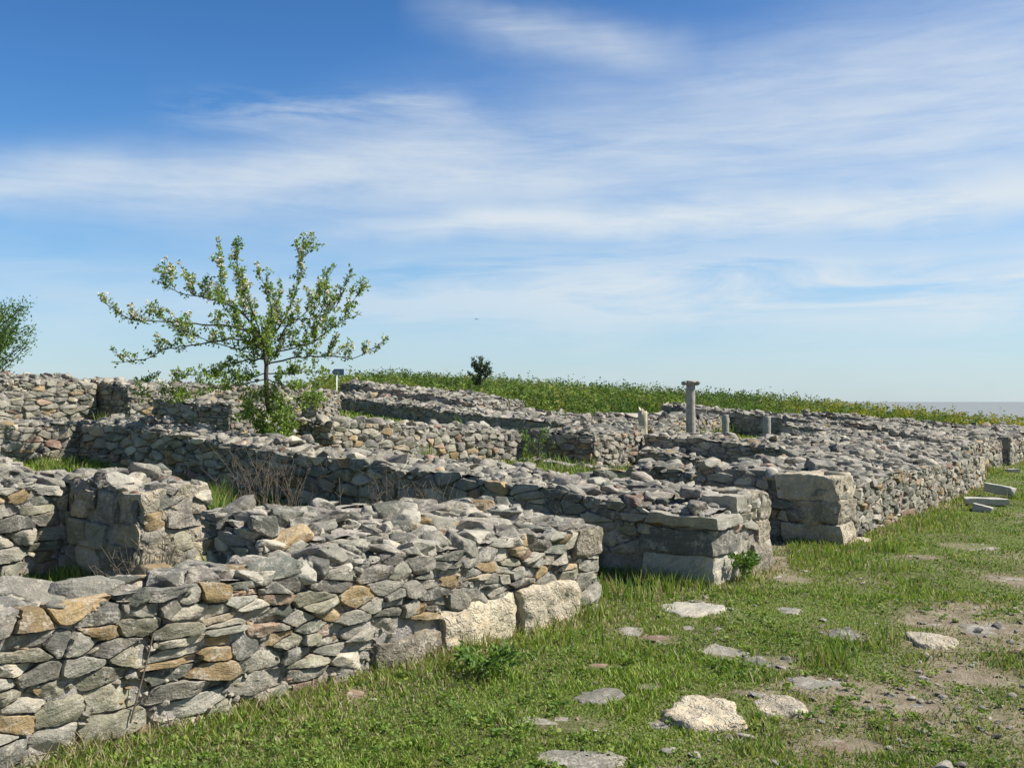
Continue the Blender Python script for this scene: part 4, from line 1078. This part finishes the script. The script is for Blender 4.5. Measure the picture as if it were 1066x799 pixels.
# room floors behind the walls, seen through gaps
for (px0, px1, d0, d1, m_, hmin, hmax) in ((216, 236, 7.3, 11.5, 2200, .12, .4), (328, 452, 16.2, 20.5, 11000, .22, .55), (545, 620, 15.5, 18.5, 1600, .1, .35), (740, 800, 11.5, 15, 1500, .15, .4), (560, 700, 13, 16.5, 2500, .08, .25),
                               (640, 740, 8.9, 9.3, 600, .05, .15), (822, 868, 10.2, 12.5, 700, .03, .12), (100, 260, 19, 23, 3500, .15, .45), (820, 900, 9.4, 11.2, 1500, .03, .09), (900, 1010, 12, 17, 1500, .03, .12)):
    dd = rng.uniform(d0, d1, m_); pp = rng.uniform(px0, px1, m_); xs.append((pp-CX)/F*dd); ys.append(dd); hs.append(rng.uniform(hmin, hmax, m_))
x = np.concatenate(xs); y = np.concatenate(ys); h = np.concatenate(hs); kp = ~inside_wall(x, y, 0)
for (cx_, cy_, rx, ry) in PAV: kp &= ((x-cx_)/rx)**2+((y-cy_)/ry)**2 > 1
x, y, h = x[kp], y[kp], h[kp]; n = len(x)
k = rng.choice(6, n, p=[.25, .2, .15, .14, .12, .14]); col = pal[k]*rng.uniform(.8, 1.2, (n, 1))
blades(x, y, h, .0024+.0004*y, col, .35, 'tall_grass', 'taller tufts of grass along walls and in the rooms')
# weeds covering the slope behind the ruins
n = 90000
dd = rng.uniform(24, 56, n); az = rng.uniform(-.62, .62, n); x = dd*np.tan(az); y = dd+0*x
edge = 25.5+.60*x+.6*np.sin(x*.9)
edge = np.where(x < -1.5, 29.5-.1*x, edge)
kp = (y > edge) & (y < 62) & ~inside_wall(x, y, .05) & (x/y > -.24)
x, y = x[kp], y[kp]; n = len(x)
pn = fb(np.stack([x, y, 0*x], 1), .55, 11)
h = rng.uniform(.12, .30, n)+.30*sstep(.42, .7, pn)*rng.random(n)
pal2 = np.array([[.12, .20, .035], [.16, .25, .05], [.08, .14, .03], [.20, .26, .06], [.21, .20, .10]])
k = rng.choice(5, n, p=[.35, .3, .15, .14, .06]); col = pal2[k]*rng.uniform(.8, 1.2, (n, 1))
blades(x, y, h, np.full(n, .018), col, .35, 'slope_grass', 'long green grass covering the slope behind the ruins')
nP = 6500
dd = rng.uniform(27, 54, nP); az = rng.uniform(-.62, .60, nP); x = dd*np.tan(az); y = dd+0*x
edge = np.where(x < -1.5, 31-.1*x, 28+.60*x+.6*np.sin(x*.9)); kp = (y > edge) & ~inside_wall(x, y, .1) & (x/y > -.205-.05*rng.random(nP)); x, y = x[kp], y[kp]
pn = fb(np.stack([x, y, 0*x], 1), .7, 15)
LPs = []; LDs = []; LSs = []; LCs = []
pn2 = sstep(.35, .65, fb(np.stack([x, y, 0*x], 1), .28, 44))
zt = terrain(x, y)
for i in range(len(x)):
    hh = rng.uniform(.3, .62)*(.35+1.35*float(pn[i])); m_ = rng.integers(16, 28)
    if rng.random() < .06: hh *= 1.5; m_ = m_//2
    f = rng.random(m_); ang = rng.uniform(0, 2*PI, m_); rr = rng.uniform(0, .17, m_)*(1.2-f*.9)
    LPs.append(np.column_stack([x[i]+np.cos(ang)*rr, y[i]+np.sin(ang)*rr, zt[i]+.05+f*hh]))
    LDs.append(np.column_stack([np.cos(ang), np.sin(ang), rng.uniform(-.2, .9, m_)])); LSs.append(rng.uniform(.07, .15, m_))
    bx_ = np.array([[.09, .16, .03], [.125, .21, .045], [.055, .105, .027]])[rng.integers(0, 3)]
    c_ = np.tile(bx_, (m_, 1))*rng.uniform(.75, 1.3, (m_, 1))
    if x[i]/y[i] > .18 and rng.random() < .6*sstep(.25, .44, x[i]/y[i])+.02: c_[f > .45] = np.array([.27, .30, .03])*rng.uniform(.6, 1.1, ((f > .45).sum(), 1))
    elif rng.random() < .1: c_[:] = np.array([.16, .19, .06])*rng.uniform(.8, 1.2, (m_, 1))
    c_ = c_*(.8+.55*float(pn2[i]))*np.array([1+.35*float(pn2[i]), 1, .9])
    LCs.append(c_)
V, T_, Cw = leaf_cards(np.concatenate(LPs), np.concatenate(LDs), np.concatenate(LSs), np.concatenate(LSs)*.28, np.concatenate(LCs), rng)
o = mesh_obj('tall_weeds', V, [T_], M_LEAF, None, None, {'scol': np.column_stack([Cw, np.ones(len(Cw))])}, smooth=False)
tag(o, 'dense leafy weeds with yellow flowers on the ridge', 'weeds', kind='stuff')

# ------------------------------------------------------------------ camera, sun, sky
cam = bpy.data.cameras.new('camera'); co = bpy.data.objects.new('camera', cam); C.objects.link(co)
cam.sensor_width = 36; cam.lens = 36*F/1066; cam.clip_start = .1; cam.clip_end = 60000
co.location = (0, 0, HC); co.rotation_euler = (PI/2+math.atan(18.5/F), 0, 0)
bpy.context.scene.camera = co
EL = math.radians(49); sd = Vector((.98, -.02, 0)).normalized()*math.cos(EL)+Vector((0, 0, math.sin(EL)))
L_ = bpy.data.lights.new('sun', 'SUN'); L_.energy = 5.0; L_.angle = math.radians(.53); L_.color = (1, .95, .87)
lo = bpy.data.objects.new('sun', L_); C.objects.link(lo); lo.rotation_euler = sd.to_track_quat('Z', 'Y').to_euler(); lo.location = (0, 0, 30)

w = bpy.data.worlds.new('World'); bpy.context.scene.world = w; w.use_nodes = True
t = NT(w.node_tree); t.n.clear(); out = t.new('ShaderNodeOutputWorld'); bg = t.new('ShaderNodeBackground'); t.l.new(bg.outputs[0], out.inputs[0])
sky = t.new('ShaderNodeTexSky', sky_type='NISHITA'); sky.sun_disc = False; sky.sun_elevation = EL; sky.sun_rotation = math.atan2(sd.x, sd.y)
sky.air_density = 1.0; sky.dust_density = .6; sky.ozone_density = 3.0; sky.altitude = 0
tc = t.new('ShaderNodeTexCoord'); D = tc.outputs['Generated']
sp = t.new('ShaderNodeSeparateXYZ'); t.l.new(D, sp.inputs[0])
az = t.m('ARCTAN2', sp.outputs[0], sp.outputs[1]); el = t.m('ARCSINE', sp.outputs[2])
cv = t.new('ShaderNodeCombineXYZ'); t.put(cv.inputs[0], az); t.put(cv.inputs[1], el)
warp = t.noise(cv.outputs[0], 3.0, 4, .55); warp2 = t.noise(t.vm('ADD', cv.outputs[0], (5, 5, 0)), 9.0, 4, .6)
elw = t.m('ADD', el, t.m('ADD', t.m('MULTIPLY', t.m('SUBTRACT', warp, .5), .07), t.m('MULTIPLY', t.m('SUBTRACT', warp2, .5), .022)))
def gauss(cen, sig, up=None):        # soft band in elevation; cen/sig sockets or numbers
    dlt = t.m('DIVIDE', t.m('SUBTRACT', elw, cen), sig)
    return t.m('EXPONENT', t.m('MULTIPLY', t.m('MULTIPLY', dlt, dlt), -1))
def lin(a0, v0, a1, v1): return t.rng(az, a0, a1, v0, v1)
def streak(sx, sy, rot, seed, det=6):
    mp = t.new('ShaderNodeMapping'); mp.inputs['Scale'].default_value = (sx, sy, 1); mp.inputs['Rotation'].default_value = (0, 0, rot); mp.inputs['Location'].default_value = (seed, seed*.7, 0)
    t.l.new(cv.outputs[0], mp.inputs[0]); return t.noise(mp.outputs[0], 1, det, .6, .6)
s1 = streak(4, 26, -.16, 3); s2 = streak(9, 70, -.08, 9); s3 = streak(2.2, 9, -.2, 17)
SS = t.m('ADD', t.m('MULTIPLY', s1, .6), t.m('MULTIPLY', s2, .4))
tex = t.rng(t.m('ADD', t.m('MULTIPLY', s3, .48), t.m('ADD', t.m('MULTIPLY', s1, .32), t.m('MULTIPLY', s2, .20))), .31, .57, .26, 1); texh = t.rng(SS, .42, .62)
b1 = t.m('MULTIPLY', gauss(lin(-.52, .197, .5, .275), lin(-.5, .024, .35, .095)), t.m('MULTIPLY', tex, lin(-.75, .95, -.2, .85)))
b2 = t.m('MULTIPLY', gauss(lin(-.2, .172, .5, .188), lin(-.2, .010, .2, .022)), t.m('MULTIPLY', t.rng(SS, .28, .52, .35, 1), lin(-.24, 0, -.02, .95)))
b3 = t.m('MULTIPLY', gauss(lin(-.1, .375, .14, .345), .020), t.m('MULTIPLY', tex, t.m('MULTIPLY', lin(-.12, 0, .0, .75), lin(.1, 1, .2, 0))))
b4 = t.m('MULTIPLY', gauss(.285, .016), t.m('MULTIPLY', texh, t.m('MULTIPLY', lin(-.36, 0, -.25, .55), lin(-.1, 1, .0, 0))))
b5 = t.m('MULTIPLY', gauss(.105, .042), t.m('MULTIPLY', t.rng(s1, .36, .56), lin(-.35, .25, .2, 1.0)))
b6 = t.m('MULTIPLY', t.rng(el, .0, .19, .72, 0), t.rng(s3, .3, .7, .6, 1))
b7 = t.m('MULTIPLY', t.rng(s3, .50, .72), t.m('MULTIPLY', lin(-.1, .0, .3, .20), t.rng(el, .12, .3)))
b8 = t.m('MULTIPLY', gauss(lin(-.2, .21, .5, .225), .012), t.m('MULTIPLY', lin(-.2, .0, .1, -.35), 1.0))
tot = b1
for bb in (b2, b3, b4, b5, b6, b7): # screen-combine
    tot = t.m('SUBTRACT', t.m('ADD', tot, bb), t.m('MULTIPLY', tot, bb))
tot = t.m('MULTIPLY', tot, .95, clamp=True)
skc = t.mix(1, sky.outputs[0], (.77, 1.29, 1.62), 'MULTIPLY')
skc = t.mix(1, skc, t.ramp(t.rng(el, .08, .75), [(0, (1.12, .98, .98)), (.12, (1.02, .98, .99)), (.35, (.74, .83, .94)), (.55, (.58, .68, .80)), (1, (.55, .58, .62))]), 'MULTIPLY')
skc = t.mix(t.rng(el, -.01, .0), (1.2, 1.5, 1.8), skc)
colr = t.mix(tot, skc, (8.0, 8.75, 9.3))
t.put(bg.inputs[0], colr); bg.inputs[1].default_value = .060

sc = bpy.context.scene
sc.view_settings.view_transform = 'Standard'; sc.view_settings.look = 'None'; sc.view_settings.gamma = 1; sc.view_settings.exposure = .62; sc.view_settings.use_curve_mapping = False
sc.render.engine = 'CYCLES'; sc.cycles.max_bounces = 5; sc.cycles.diffuse_bounces = 2; sc.cycles.transmission_bounces = 2; sc.cycles.transparent_max_bounces = 4
sc.cycles.use_denoising = True
